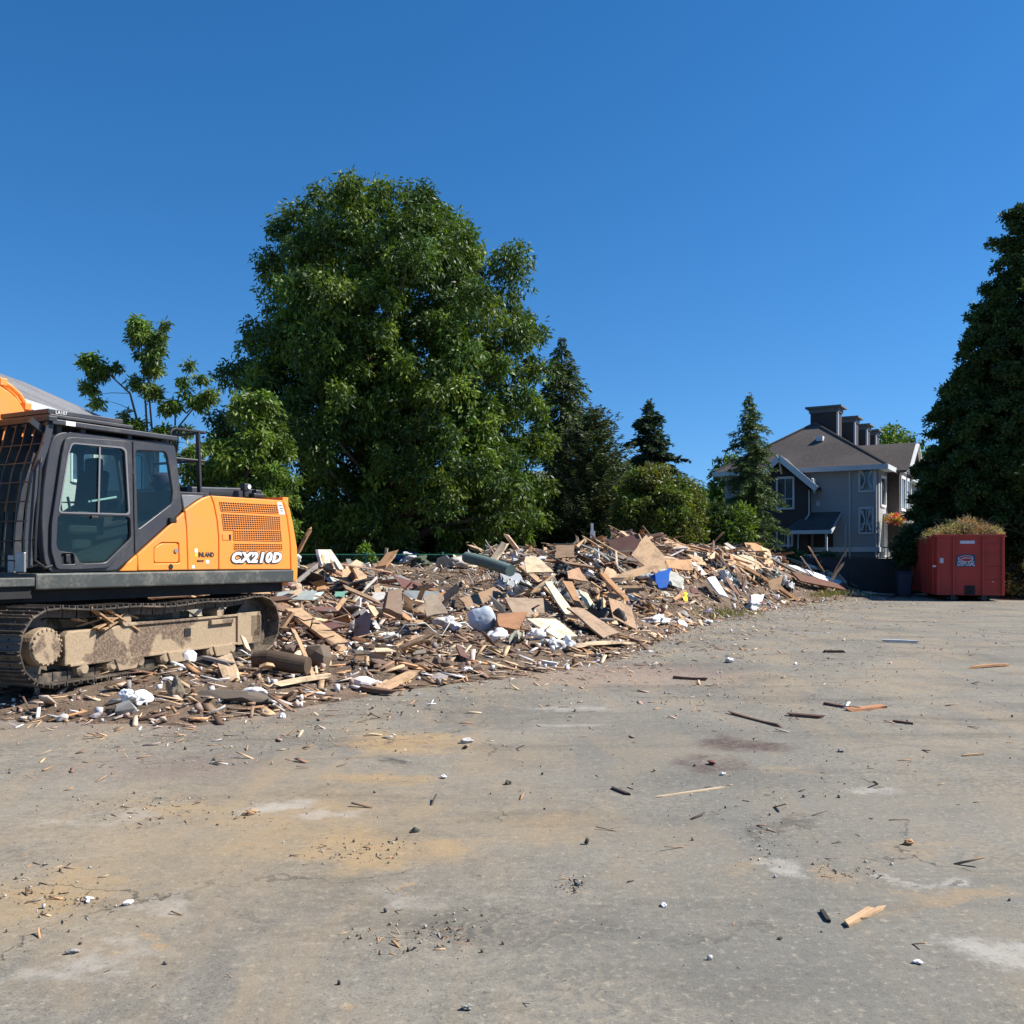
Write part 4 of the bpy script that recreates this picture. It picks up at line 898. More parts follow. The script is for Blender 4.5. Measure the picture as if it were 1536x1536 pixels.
def profile_tree(name, label, Y, rows, nclump, cr, tufts, k, ln, wd, pal, seed, mat='leaf', droop=.7, depth=1.0, group=None, r0=.3, shellp=.45, cat='tree', nlimb=60, trunk=True, base_px=None, bottom=None, top_t=.93, dmax=9.9, lean=None, xlim=None, extra=None, sep=.95, sub=0, flat=.8):
    """rows: (photo y, left x, right x) of the crown outline -> real radii at depth Y"""
    rs = np.random.RandomState(seed); rng = random.Random(seed)
    rows = np.array(sorted(rows), float); z = CAMH - (rows[:, 0] - HZ) / F_PX * Y; xl_ = (rows[:, 1] - CX) / F_PX * Y; xr_ = (rows[:, 2] - CX) / F_PX * Y
    o = np.argsort(z); z, xl_, xr_ = z[o], xl_[o], xr_[o]
    bx_ = ((base_px if base_px else (rows[-1, 1] + rows[-1, 2]) / 2) - CX) / F_PX * Y
    hw = (xr_ - xl_) / 2
    w_ = np.interp(np.linspace(z[0], z[-1], 200), z, hw) ** 1.3 + .05; cdf = np.cumsum(w_); cdf /= cdf[-1]
    nc_ = nclump * 6; zz = np.interp(rs.rand(nc_), cdf, np.linspace(z[0], z[-1], 200))
    th = rs.rand(nc_) * 2 * math.pi; q = rs.rand(nc_) ** shellp
    ins = cr * (.8 if sub else .55); hwz = np.maximum(np.interp(zz, z, hw) - ins, .1); mid = (np.interp(zz, z, xl_) + np.interp(zz, z, xr_)) / 2
    x = mid + np.cos(th) * hwz * q; y = Y + np.sin(th) * np.minimum(hwz * depth, dmax) * q
    zz = np.minimum(zz, z[-1] - (cr * 1.25 if sub else cr * .5))
    ctr = np.stack([x, y, zz], 1); acc = []
    if sub:                                          # boughs that carry the outline come first
        for zt_ in np.arange(z[0] + cr, z[-1] - cr * 1.2, cr * 1.15):
            h_, m_ = np.interp(zt_, z, hw), np.interp(zt_, z, (xl_ + xr_) / 2)
            for sg_ in (-1, 1): acc.append(np.array([m_ + sg_ * max(h_ - cr * .75, .1), Y + rs.uniform(-.6, .6), zt_ + rs.uniform(-.2, .2)]))
        for t_ in np.arange(.12, 1, .24): acc.append(np.array([xl_[-1] + (xr_[-1] - xl_[-1]) * t_, Y, z[-1] - cr * (1.2 if cr > 1 else .8)]))
    for c_ in ctr:
        if len(acc) >= nclump: break
        if not acc or np.min(np.linalg.norm((np.array(acc) - c_) * np.array([1, 1, 1.25]), axis=1)) > cr * sep: acc.append(c_)
    ctr = np.array(acc); rad = cr * (.6 + .65 * rs.rand(len(ctr)))
    if sub:                                          # each bough carries several smaller clumps on its upper outer side
        mm = np.interp(ctr[:, 2], z, (xl_ + xr_) / 2); out = unit(np.stack([ctr[:, 0] - mm, ctr[:, 1] - Y, np.full(len(ctr), .5)], 1)); c2, r2 = [], []
        for c_, r_, o_v in zip(ctr, rad, out):
            for j in range(sub):
                d_ = unit(rs.normal(size=3) + o_v * .9 + np.array([0, 0, .35])); c2.append(c_ + d_ * r_ * (.35 + .6 * rs.rand()) * np.array([1, 1, .75])); r2.append(r_ * (.30 + .2 * rs.rand()))
        ctr, rad = np.array(c2), np.array(r2)
    if extra is not None: ctr = np.concatenate([ctr, extra[:, :3]]); rad = np.concatenate([rad, extra[:, 3]])
    if xlim is not None: kk = ctr[:, 0] < xlim; ctr, rad = ctr[kk], rad[kk]
    root = empty(name, (bx_, Y, 0), 0, label, cat, group); off = np.array([bx_, Y, 0.])
    p, d, s, l_, w2, col = clump_leaves(rs, ctr - off, rad, tufts, k, ln, wd, pal, droop, flat)
    leaf_mesh('crown' if cat == 'tree' else 'foliage', p, d, s, l_, w2, col, M_[mat], root)
    if trunk:
        c2 = ctr[rs.permutation(len(ctr))[:nlimb]] - off; tz = z[0] + (z[-1] - z[0]) * top_t
        tm = np.interp(tz, z, (xl_ + xr_) / 2) - bx_
        limbs((0, 0, -.1), (tm, 0, tz), c2, r0, rng).build('trunk' if cat == 'tree' else 'stem', M_['bark'], root)
    return root
OAK = [(.058, .108, .014), (.09, .148, .018), (.042, .085, .014), (.135, .195, .028), (.05, .095, .02)]
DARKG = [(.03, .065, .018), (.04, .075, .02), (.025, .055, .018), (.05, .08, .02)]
big_rows = [(278, 545, 655), (290, 448, 690), (305, 438, 706), (330, 404, 715), (355, 398, 712), (372, 396, 748), (400, 396, 772), (430, 398, 786), (470, 398, 782), (500, 376, 804), (530, 364, 814), (560, 348, 818), (590, 350, 824), (640, 372, 828), (700, 384, 832), (760, 402, 832), (830, 420, 822)]
profile_tree('oak_tree', 'huge spreading deciduous tree with a broad green crown, tallest behind the debris pile', 38, big_rows, 250, 1.25, 27, 6, .21, .075, OAK, 11, sub=8, sep=1.06, flat=1.1, droop=.75, r0=.38, nlimb=110, depth=.85, base_px=572, top_t=.88, shellp=.40)
# thin young tree in front of the left house: clumps traced one by one
def sparse_tree(label, Y, base_px, spots, stems, seed, pal, tufts=170, name='young_tree', ln=.15, wd=.05):
    rs = np.random.RandomState(seed); rng = random.Random(seed); b = P(base_px, 838, Y); root = empty(name, (b.x, Y, 0), 0, label, 'tree'); off = np.array([b.x, Y, 0.])
    ctr, rad = [], []
    for px, py, r in spots:
        w = r / F_PX * Y; nn = max(1, int((w / .2) ** 1.6))
        for i in range(nn):
            q = P(px + rng.uniform(-1.1, 1.1) * r, py + rng.uniform(-.95, .95) * r, Y + rng.uniform(-.7, .7) * w); ctr.append(tuple(q)); rad.append(rng.uniform(.08, .22))
    ctr = np.array(ctr) - off
    leaf_mesh('crown', *clump_leaves(rs, ctr, np.array(rad), tufts * .35, 5, ln, wd, pal, .7), M_['leaf'], root)
    m = MB()
    for st in stems:
        pts = [P(px, py, Y) - Vector(off) for px, py in st]; n = len(pts); m.tube(pts, [.038 * (1 - .85 * i / (n - 1)) + .005 for i in range(n)], 6)
    for px, py, r in spots:
        q = P(px, py, Y) - Vector(off); best = None
        for st in stems:
            for a_, c_ in zip(st[:-1], st[1:]):
                for t in np.linspace(0, 1, 5):
                    s_ = P(a_[0] + (c_[0] - a_[0]) * t, a_[1] + (c_[1] - a_[1]) * t, Y) - Vector(off)
                    if s_.z < q.z + .05:
                        dd = (s_ - q).length
                        if best is None or dd < best[0]: best = (dd, s_)
        if best: m.tube([best[1], best[1].lerp(q, .5) + Vector((0, 0, .03)), q], [.011, .008, .004], 5, cap=False)
    m.build('trunk', M_['bark'], root); return root
sparse_tree('slender young tree with sparse leafy branches against the sky above the cab roof', 24, 228,
    [(208, 494, 9), (232, 500, 9), (243, 488, 5), (205, 515, 14), (230, 515, 13), (200, 540, 13), (222, 550, 16), (236, 560, 10), (160, 545, 12), (140, 538, 6), (170, 555, 8), (140, 592, 10), (158, 600, 12), (192, 574, 14), (205, 595, 16), (222, 582, 12),
     (190, 620, 16), (215, 625, 18), (240, 606, 10), (258, 605, 12), (235, 640, 16), (205, 645, 14), (280, 565, 12), (287, 552, 8), (272, 580, 9), (296, 568, 5), (308, 590, 15), (324, 585, 9), (290, 612, 9), (275, 640, 12), (252, 645, 14), (280, 665, 14), (262, 680, 14), (292, 690, 12), (240, 665, 14), (212, 490, 5), (148, 560, 6), (232, 520, 8)],
    [[(228, 838), (224, 700), (218, 600), (214, 540), (209, 492)], [(228, 838), (232, 690), (222, 575), (243, 480)], [(228, 838), (262, 720), (263, 610), (284, 555)], [(262, 720), (268, 640), (310, 588)], [(224, 700), (195, 590), (140, 540)]], 5, [(.09, .15, .025), (.12, .18, .035), (.07, .12, .03)])
profile_tree('oak_tree', 'bright green leafy tree standing between the cab handrail and the huge tree', 30, [(596, 372, 392), (625, 345, 418), (660, 325, 432), (700, 300, 432), (740, 290, 430), (800, 280, 440), (835, 300, 430)], 50, .75, 26, 6, .19, .066, sub=7, sep=1.05, pal=[(.10, .16, .022), (.085, .145, .022), (.12, .18, .03)], seed=21, r0=.12, nlimb=30)
profile_tree('oak_tree', 'dark narrow tree showing between the young tree and the huge crown', 36, [(612, 322, 345), (640, 312, 362), (690, 310, 372), (760, 300, 380), (830, 310, 370)], 60, .5, 40, 6, .22, .08, DARKG, 22, r0=.12, nlimb=20)

def conifer(label, Y, px, top, bot, prof, seed, pal, whorls=46, nb=7, tilt=-.25, curve=-.5, name='conifer_tree', spray=.34, sw=.055, r0=.22, tipup=0.0, dens=1.0, group=None, hang=.55, jit=.18):
    """prof: (fraction of height from the top, half-width in photo px)"""
    rs = np.random.RandomState(seed); x0 = (px - CX) / F_PX * Y; zt = CAMH - (top - HZ) / F_PX * Y; zb = max(.3, CAMH - (bot - HZ) / F_PX * Y)
    root = empty(name, (x0, Y, 0), 0, label, 'tree', group); m = MB(); m.tube([(0, 0, -.1), (0, 0, zt * .5), (.03, 0, zt * .85), (0, 0, zt)], [r0, r0 * .6, r0 * .25, .015], 8)
    pf = np.array(prof, float); Cc, Dd, Ss, Ll, Ww, Kk = [], [], [], [], [], []; pal = np.array(pal)
    for i in range(whorls):
        t = (i + rs.rand() * .8) / whorls; z = zt - (zt - zb) * t ** 1.05; Lb = np.interp(t, pf[:, 0], pf[:, 1]) / F_PX * Y
        for b in range(nb):
            a = rs.rand() * 2 * math.pi; L_ = Lb * (1 + jit * rs.normal()); L_ = max(L_, .08); u = np.linspace(0, 1, 9)
            hor = np.array([math.cos(a), math.sin(a), 0]); zz = z + rs.normal() * .08
            pth = hor * (u * L_)[:, None] + np.array([0, 0, 1]) * (zz + L_ * (tilt * u + curve * u ** 2 + tipup * u ** 4))[:, None]
            if b % 2 == 0: m.tube([tuple(k) for k in pth[::2]], [max(.012, .02 * L_) * (1 - .8 * v) + .003 for v in u[::2]], 4, cap=False)
            ns = max(4, int(L_ / .055 * dens)); uu = rs.rand(ns) ** .75; pp = np.stack([np.interp(uu, u, pth[:, j]) for j in range(3)], 1)
            side = np.array([-hor[1], hor[0], 0]); k_ = 3; pp = np.repeat(pp, k_, 0); uu2 = np.repeat(uu, k_); N = len(pp)
            sd_ = rs.choice([-1, 1], N)[:, None]; d = unit(side * sd_ * .8 + hor * (.55 + .3 * rs.rand(N))[:, None] + np.array([0, 0, -hang]) + .35 * rs.normal(size=(N, 3)))
            Cc.append(pp + rs.normal(size=(N, 3)) * .03); Dd.append(d); Ss.append(unit(np.cross(d, rnd_dir(rs, N)))); wl2 = spray * (1.15 - .6 * uu2) * (.6 + .7 * rs.rand(N)) * min(1, .35 + L_ / 1.6)
            Ll.append(wl2); Ww.append(np.full(N, sw) * (.7 + .6 * rs.rand(N))); Kk.append(pal[rs.randint(len(pal), size=N)] * (1 + .2 * rs.normal(size=(N, 1))).clip(.5, 1.5) * (1 + .15 * rs.normal()))
    leaf_mesh('crown', np.concatenate(Cc), np.concatenate(Dd), np.concatenate(Ss), np.concatenate(Ll), np.concatenate(Ww), np.concatenate(Kk).clip(0, 1), M_['needle'], root)
    m.build('trunk', M_['bark'], root); return root
SPR = [(.05, .085, .03), (.065, .10, .03), (.04, .075, .032)]
conifer('tall drooping dark conifer against the right side of the huge tree', 43, 842, 508, 838, [(0, 3), (.08, 16), (.2, 34), (.4, 46), (.6, 46), (.8, 40), (1, 36)], 31, [(.05, .08, .022), (.065, .10, .024)], 42, 8, -.05, -.6, spray=.5, sw=.055, jit=.3)
conifer('dark green pine with upswept branches behind the small white sign', 40, 890, 612, 838, [(0, 8), (.1, 24), (.25, 40), (.5, 56), (.75, 56), (1, 46)], 32, [(.052, .075, .02), (.07, .095, .024), (.042, .065, .02)], 44, 9, .25, -.2, name='pine_tree', spray=.34, sw=.05, tipup=.35, dens=.8, hang=-.1, jit=.25)
conifer('pointed dark cedar behind the yellow green maple', 58, 974, 602, 838, [(0, 1), (.1, 14), (.25, 27), (.45, 42), (.7, 52), (1, 54)], 33, [(.025, .05, .02), (.033, .06, .024)], 40, 8, .3, -.35, name='cedar_tree', spray=.45, sw=.09, dens=1.1, hang=.1, jit=.28)
conifer('slim spruce with drooping branches in front of the brown roofed house', 41, 1124, 593, 842, [(0, 3), (.08, 11), (.2, 20), (.32, 25), (.45, 27), (.62, 37), (.8, 44), (1, 44)], 34, [(.065, .11, .03), (.085, .13, .028), (.055, .095, .03)], 54, 8, .05, -.5, name='spruce_tree', spray=.34, sw=.04, dens=1.2, r0=.12, tipup=.18, jit=.32)
profile_tree('oak_tree', 'dark leafy tree filling the gap behind the pine and the cedar', 50, [(690, 880, 935), (710, 860, 960), (750, 850, 975), (838, 850, 975)], 90, .55, 40, 6, .22, .08, [(.035, .065, .018), (.045, .08, .02)], 47, r0=.15, nlimb=20)
profile_tree('maple_tree', 'green leafy tree between the yellow green maple and the low dark maple', 46, [(728, 1000, 1040), (745, 985, 1065), (780, 985, 1080), (838, 990, 1085)], 80, .5, 40, 6, .2, .08, [(.06, .105, .02), (.08, .13, .022)], 48, r0=.12, nlimb=16)
MAP = [(.10, .14, .02), (.12, .15, .025), (.075, .12, .02), (.11, .12, .03)]
profile_tree('maple_tree', 'rounded yellow green maple behind the peak of the debris pile', 37, [(700, 955, 985), (715, 938, 1020), (740, 925, 1050), (770, 918, 1060), (800, 915, 1065), (838, 925, 1050)], 190, .36, 46, 5, .16, .07, MAP, 41, r0=.14, droop=.35, nlimb=30)
profile_tree('maple_tree', 'small pale green tree rising right of the yellow green maple', 52, [(712, 1045, 1056), (730, 1035, 1062), (755, 1030, 1070), (838, 1030, 1075)], 50, .5, 36, 5, .2, .08, OAK, 42, r0=.1, nlimb=12)
profile_tree('maple_tree', 'low dark maple with bright leaf tips left of the slim spruce', 38, [(762, 1052, 1110), (780, 1040, 1130), (805, 1040, 1128), (838, 1035, 1120)], 90, .4, 40, 5, .18, .08, [(.06, .11, .018), (.10, .16, .02), (.04, .07, .02)], 43, r0=.1, droop=.2, nlimb=16)
profile_tree('oak_tree', 'round green treetop behind the left end of the brown roofed house', 72, [(678, 1082, 1098), (690, 1070, 1118), (715, 1063, 1130), (760, 1062, 1135), (830, 1065, 1130)], 90, .9, 40, 5, .34, .14, OAK, 44, r0=.2, nlimb=20)
profile_tree('oak_tree', 'bright green treetop showing just right of the four chimneys', 78, [(640, 1322, 1345), (652, 1310, 1360), (670, 1300, 1370), (720, 1295, 1380), (830, 1300, 1370)], 100, .9, 40, 5, .36, .15, [(.10, .17, .022), (.12, .19, .03)], 45, r0=.2, nlimb=20)
profile_tree('oak_tree', 'green treetop between the chimneys and the dark columnar tree', 74, [(655, 1368, 1384), (680, 1355, 1400), (760, 1350, 1410), (830, 1355, 1400)], 60, .9, 40, 5, .34, .14, [(.07, .13, .022), (.09, .15, .03)], 46, r0=.2, nlimb=12)
# dark columnar trees at the right edge
rt_rows = [(316, 1512, 1548), (340, 1504, 1566), (400, 1492, 1590), (430, 1484, 1600), (480, 1458, 1630), (540, 1432, 1650), (600, 1410, 1670), (625, 1408, 1680), (640, 1394, 1690), (690, 1384, 1700), (740, 1374, 1710), (800, 1368, 1715), (838, 1376, 1700)]
profile_tree('hornbeam_tree', 'tall dark cone shaped tree filling the right edge behind the red bin', 43, rt_rows, 1100, .6, 22, 6, .17, .085, sub=4, sep=.78, pal=[(.045, .08, .018), (.058, .095, .022), (.036, .068, .018)], seed=51, droop=.3, r0=.35, nlimb=70, base_px=1535, shellp=.5)
profile_tree('shrub', 'dark leafy shrub below the balcony left of the red bin', 41, [(788, 1356, 1376), (805, 1346, 1400), (830, 1338, 1400), (842, 1340, 1390)], 50, .34, 40, 5, .15, .08, DARKG, 52, cat='shrub', r0=.06, nlimb=10)
profile_tree('shrub', 'leafy ivy covered shrub on the ground right of the red bin', 37.5, [(838, 1530, 1600), (860, 1512, 1620), (880, 1508, 1620), (897, 1508, 1620)], 60, .26, 34, 5, .12, .07, [(.08, .11, .03), (.06, .085, .025), (.12, .12, .05)], 53, cat='shrub', r0=.04, nlimb=6)
profile_tree('shrub', 'rounded clipped shrub in front of the house porch railing', 43.2, [(828, 1230, 1250), (838, 1222, 1258), (850, 1224, 1256)], 26, .24, 40, 5, .1, .06, [(.08, .13, .03), (.06, .11, .03)], 54, cat='shrub', r0=.03, nlimb=4)
profile_tree('shrub', 'low green shrub at the foot of the spruce beside the dark bay', 42.6, [(824, 1176, 1192), (834, 1168, 1202), (850, 1170, 1204)], 26, .24, 40, 5, .1, .06, [(.07, .12, .03), (.05, .09, .025)], 55, cat='shrub', r0=.03, nlimb=4)
# dark understorey behind the green fence
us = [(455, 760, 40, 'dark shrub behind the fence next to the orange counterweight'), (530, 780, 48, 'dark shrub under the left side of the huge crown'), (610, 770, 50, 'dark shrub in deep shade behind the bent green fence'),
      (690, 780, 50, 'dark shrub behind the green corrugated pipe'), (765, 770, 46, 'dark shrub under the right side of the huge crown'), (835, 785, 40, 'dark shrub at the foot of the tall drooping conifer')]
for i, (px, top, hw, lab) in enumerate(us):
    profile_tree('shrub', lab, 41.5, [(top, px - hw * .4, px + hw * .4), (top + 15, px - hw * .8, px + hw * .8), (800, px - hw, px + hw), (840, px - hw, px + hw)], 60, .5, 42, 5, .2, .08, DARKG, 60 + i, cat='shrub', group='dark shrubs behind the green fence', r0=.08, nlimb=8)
profile_tree('shrub', 'small bright green shrub poking above the green fence', 32.5, [(818, 540, 556), (830, 534, 562), (845, 534, 562)], 14, .2, 34, 5, .13, .06, [(.11, .19, .025)], 70, cat='shrub', r0=.03, nlimb=4)
# far-off wooded skyline, one mass
rs = np.random.RandomState(9); n = 900; xx = rs.uniform(-75, 110, n); yy = rs.uniform(92, 112, n); zz = rs.rand(n) ** .7 * (4.5 + 1.5 * np.sin(xx * .21) + np.sin(xx * .53))
leaf_mesh('woods', *clump_leaves(rs, np.stack([xx, yy, zz + .3], 1), np.full(n, 1.5), 40, 4, .7, .35, DARKG, .4), M_['leaf'], None)
tag(bpy.data.objects['woods'], 'far off belt of dark green woods along the skyline behind everything', 'woods', kind='stuff')
# flowers of the hanging basket
rs = np.random.RandomState(4); n = 260; dr = rnd_dir(rs, n) * (.22 + .2 * rs.rand(n))[:, None] * np.array([1.3, 1.3, .8]); cc = np.array([(.65, .02, .05), (.75, .45, .02), (.12, .25, .02), (.7, .05, .15)])[rs.randint(4, size=n)]
d = rnd_dir(rs, n); leaf_mesh('flowers', dr, d, unit(np.cross(d, rnd_dir(rs, n))), .14, .1, cc, M_['leaf'], hb)
m = MB(); m.tube([(0, 0, -.28), (0, 0, -.2), (0, 0, -.02)], [.06, .16, .2], 12); m.tube([(0, 0, 0), (0, 0, .8)], .008, 4); m.build('basket', M_['bark'], hb)
# ---------------------------------------------------------------- red roll-off bin
M_['red'] = paint('faded_red_paint', (.36, .030, .019), .62, (.2, .06, .04), .6, scale=1.6, lo=.42, hi=.7)
BO = G(1405, 901); bo = Vector((BO.x, BO.y, 0)); bd = Vector((.964, -.266, 0)).normalized(); BW = Plane((bo.x, bo.y), Vector((bd.x, bd.y))).uz(1506, 838)[0]
bin_ = empty('dumpster', bo, math.atan2(bd.y, bd.x), 'large faded red steel roll off bin heaped with dry garden cuttings', 'dumpster')
BH, BL = 2.42, 6.2; th = .09
# bin is long to the back-left: skew handled by a plain rectangular plan
m = MB(); z0 = .22
m.bb((0, 0, z0), (BW, th, BH)); m.bb((0, BL - th, z0), (BW, BL, BH)); m.bb((BW - th, th, z0), (BW, BL - th, BH)); m.bb((0, th, z0), (th, BL - th, BH)); m.bb((th, th, z0), (BW - th, BL - th, z0 + .1)); m.build('body', M_['red'], bin_)
m = MB()
m.bb((-.05, -.05, BH), (BW + .05, .07, BH + .10)); m.bb((-.05, BL - .07, BH), (BW + .05, BL + .05, BH + .10)); m.bb((-.05, .07, BH), (.07, BL - .07, BH + .1)); m.bb((BW - .07, .07, BH), (BW + .05, BL - .07, BH + .1)); m.build('top_rim', M_['red'], bin_, .01)
for x in (.015, BW * .235, BW * .675, BW - .10):
    m = MB(); m.bb((x, -.07, z0 - .0), (x + .085, -.001, BH - .002)); m.build('rib', M_['red'], bin_, .008)
y = .35
while y < BL:
    m = MB()
    for xx in ((-.10, -.001), (BW + .001, BW + .1)):
        m = MB(); m.bb((xx[0], y, z0), (xx[1], y + .11, BH - .002)); m.build('rib', M_['red'], bin_, .008)
    y += .62
for z in (.75, 1.25, 1.75, 2.1): m = MB(); m.bb((BW * .675 + .09, -.03, z), (BW - .12, -.001, z + .05)); m.build('door_bar', M_['red'], bin_, .005)
m = MB(); m.bb((BW * .42, -.035, z0 + .02), (BW * .57, -.002, .58)); m.build('hook_recess', M_['gap'], bin_)
m = MB()
for x in (.5, BW - .75): m.bb((x, .1, .02), (x + .18, BL - .2, z0)); m.tube([(x - .1, .3, .1), (x + .3, .3, .1)], .1, 12)
m.build('skid', M_['black'], bin_)
# decals
def bpx(px, py): g = Plane((bo.x, bo.y), Vector((bd.x, bd.y))).uz(px, py); return g
a, b_ = bpx(1432, 850), bpx(1464.5, 831); W_, Hh = b_[0] - a[0], b_[1] - a[1]
M_['navy'] = paint('navy_print', (.03, .04, .10), .5, (.3, .25, .25), .5, scale=6); M_['redp'] = paint('red_print', (.35, .02, .03), .5, amt=.2); M_['pale_p'] = paint('pale_print', (.50, .56, .66), .5, (.2, .08, .08), .5, scale=8)
dc = plate('logo_panel', [[(a[0], a[1] + .03), (a[0] + W_ * .1, a[1]), (b_[0] - .05, a[1]), (b_[0], a[1] + Hh * .5), (b_[0] - .06, b_[1] - .02), (a[0] + W_ * .5, b_[1]), (a[0] + W_ * .1, b_[1] - .06), (a[0] + W_ * .06, a[1] + Hh * .5)]], -.006, .005, M_['navy'], bin_)
text('logo_lettering', 'DISPOSAL', Hh * .55, a[0] + W_ * .12, a[1] + Hh * .08, -.010, M_['pale_p'], dc, .2, .004, .006, maxw=W_ * .82)
for k, (mm, s_) in enumerate((('pale_p', 1.0), ('redp', .86))):
    e = [(a[0] + W_ * (.5 + .36 * s_ * math.cos(t)), a[1] + Hh * .64 + Hh * .25 * s_ * math.sin(t) * (1 + .25 * math.cos(t))) for t in np.linspace(0, 2 * math.pi, 25)[:-1]]
    plate('logo_swoosh', [e], -.010 - k * .004, .004, M_[mm], dc)
m = MB(); m.tube([(a[0] + W_ * .25, -.019, a[1] + Hh * .58), (a[0] + W_ * .5, -.019, a[1] + Hh * .72), (a[0] + W_ * .78, -.019, a[1] + Hh * .66)], [.012, .022, .01], 6); m.build('logo_stripe', M_['pale_p'], dc)
for (x0, x1, y0, y1) in ((1440, 1462, 811, 815.5), (1408, 1415, 837, 844.5), (1399, 1404, 848, 850.5), (1488, 1491, 871, 873)):
    p, q = bpx(x0, y1), bpx(x1, y0); m = MB(); m.bb((p[0], -.012, p[1]), (q[0], -.003, q[1])); m.build('sticker', M_['pale_p'], bin_)
# cuttings heap
rs = np.random.RandomState(12); n = 340; u = rs.rand(n) * BW; v = rs.rand(n) * (BL - .6) + .3
hgt = .85 * np.exp(-((u / BW - .55) / .5) ** 2) * np.exp(-((v - 1.6) / 2.6) ** 2); hgt = hgt * (.75 + .35 * np.sin(u * 3.1 + 1) * np.cos(v * 2.3)); zc_ = BH - .15 + hgt * rs.rand(n) ** .5
pl_ = clump_leaves(rs, np.stack([u.clip(.2, BW - .2), v, zc_], 1), np.full(n, .22), 24, 4, .16, .028, [(.48, .37, .19), (.30, .26, .10), (.12, .15, .04), (.55, .46, .28), (.34, .2, .11)], .1)
hp_ = empty('cuttings_heap', bo, math.atan2(bd.y, bd.x), 'heap of dry tan and green garden cuttings overflowing the red bin', 'garden waste'); hp_['kind'] = 'stuff'
leaf_mesh('leaves', *pl_, M_['drycut'], hp_)
m = MB(); rr = random.Random(2)
for i in range(70):
    a_ = Vector((rr.uniform(.2, BW + .0), rr.uniform(0, 3), BH + rr.uniform(-.1, .5))); m.tube([a_, a_ + Vector((rr.uniform(-.4, .5), rr.uniform(-.3, .2), rr.uniform(-.05, .35))), a_ + Vector((rr.uniform(-.6, .8), rr.uniform(-.3, .2), rr.uniform(-.1, .5)))], [.012, .008, .003], 4)
m.build('twigs', M_['bark'], hp_)
# blue wheelie bin beside it
M_['blue_bin'] = paint('dark_blue_plastic', (.02, .035, .07), .5, amt=.2)
wb = empty('wheelie_bin', (P(1356, 0, 39.5).x, 39.5, 0), R(-12), 'dark blue plastic wheelie bin between the fence and the red bin', 'wheelie bin')
m = MB(); s4 = [(-.26, -.3), (.26, -.3), (.26, .3), (-.26, .3)]
m.add([(x * .85, y * .85, .06) for x, y in s4] + [(x * 1.1, y * 1.1, 1.0) for x, y in s4], [(3, 2, 1, 0), (4, 5, 6, 7), (0, 1, 5, 4), (1, 2, 6, 5), (2, 3, 7, 6), (3, 0, 4, 7)]); m.build('body', M_['blue_bin'], wb, .03)
m = MB(); m.box((0, 0, 1.03), (.62, .72, .05)); m.build('lid', M_['blue_bin'], wb, .02); m = MB(); m.tube([(-.25, .38, .95), (.25, .38, .95)], .02, 8); m.build('handle', M_['black'], wb)
for x in (-.27, .27): m = MB(); m.tube([(x - .03, .25, .1), (x + .03, .25, .1)], .1, 14); m.build('wheel', M_['rubber'], wb)

# ---------------------------------------------------------------- debris pieces
rng = random.Random(77); nrs = np.random.RandomState(77)
WOODS = [((.56, .37, .215), 'tan', 5), ((.48, .275, .14), 'orange brown', 3), ((.34, .225, .145), 'brown', 3), ((.17, .10, .07), 'dark brown', 2.5), ((.66, .50, .33), 'pale tan', 4),
         ((.15, .07, .065), 'maroon', 1), ((.60, .585, .55), 'white painted', 2), ((.26, .24, .22), 'weathered grey', 2), ((.05, .045, .04), 'blackish', 1.8)]  # last tone puts the shade of dark voids into some boards' colour
def pick(tab):
    r = rng.uniform(0, sum(t[2] for t in tab))
    for t in tab:
        r -= t[2]
        if r <= 0: return t
    return tab[-1]
def vary(c): k = rng.uniform(.8, 1.2); return tuple(min(1, x * k * rng.uniform(.95, 1.05)) for x in c)
def plank_geo(L, W, T, jag=.12):
    st = [-.5, -.18, .2, .5]; vs = []; fs = []; b = rng.uniform(-.02, .02) * L
    for i, s in enumerate(st):
        for (y, z) in ((-.5, -.5), (.5, -.5), (.5, .5), (-.5, .5)):
            e = rng.uniform(-jag, jag) * min(L, .8) if i in (0, 3) else 0
            ww = W * (rng.uniform(.55, 1) if i in (0, 3) and rng.random() < .35 else 1)
            vs.append((s * L + e * (1 if i else -1), y * ww, z * T + b * (1 - 4 * s * s)))
    for i in range(3):
        for j in range(4): a = i * 4 + j; c = i * 4 + (j + 1) % 4; fs.append((a, c, c + 4, a + 4))
    fs += [(3, 2, 1, 0), (12, 13, 14, 15)]; return vs, fs
def panel_geo(L, W, T):
    base = [(-.5, -.5), (.5, -.5), (.5, .5), (-.5, .5)]; out = []
    for i, (x, y) in enumerate(base):
        nx_, ny_ = base[(i + 1) % 4]; cut = rng.random() < .45
        if cut:
            px, py = base[i - 1]; a = rng.uniform(.12, .45); c = rng.uniform(.12, .4)
            p = (x + (px - x) * a, y + (py - y) * a); q = (x + (nx_ - x) * c, y + (ny_ - y) * c); k = rng.randint(2, 4); out.append(p)
            for j in range(1, k): t = j / k; out.append((p[0] + (q[0] - p[0]) * t + rng.uniform(-.05, .05), p[1] + (q[1] - p[1]) * t + rng.uniform(-.05, .05)))
            out.append(q)
        else: out.append((x, y))
    bend = rng.uniform(-.06, .06) * L; n = len(out)
    vs = [(x * L, y * W, -T / 2 + bend * x * x * 2) for x, y in out] + [(x * L, y * W, T / 2 + bend * x * x * 2) for x, y in out]
    # fan so a bent panel stays clean
    vs += [(0, 0, -T / 2), (0, 0, T / 2)]; fs = [(2 * n, (i + 1) % n, i) for i in range(n)] + [(2 * n + 1, n + i, n + (i + 1) % n) for i in range(n)] + [(i, (i + 1) % n, n + (i + 1) % n, n + i) for i in range(n)]
    return vs, fs
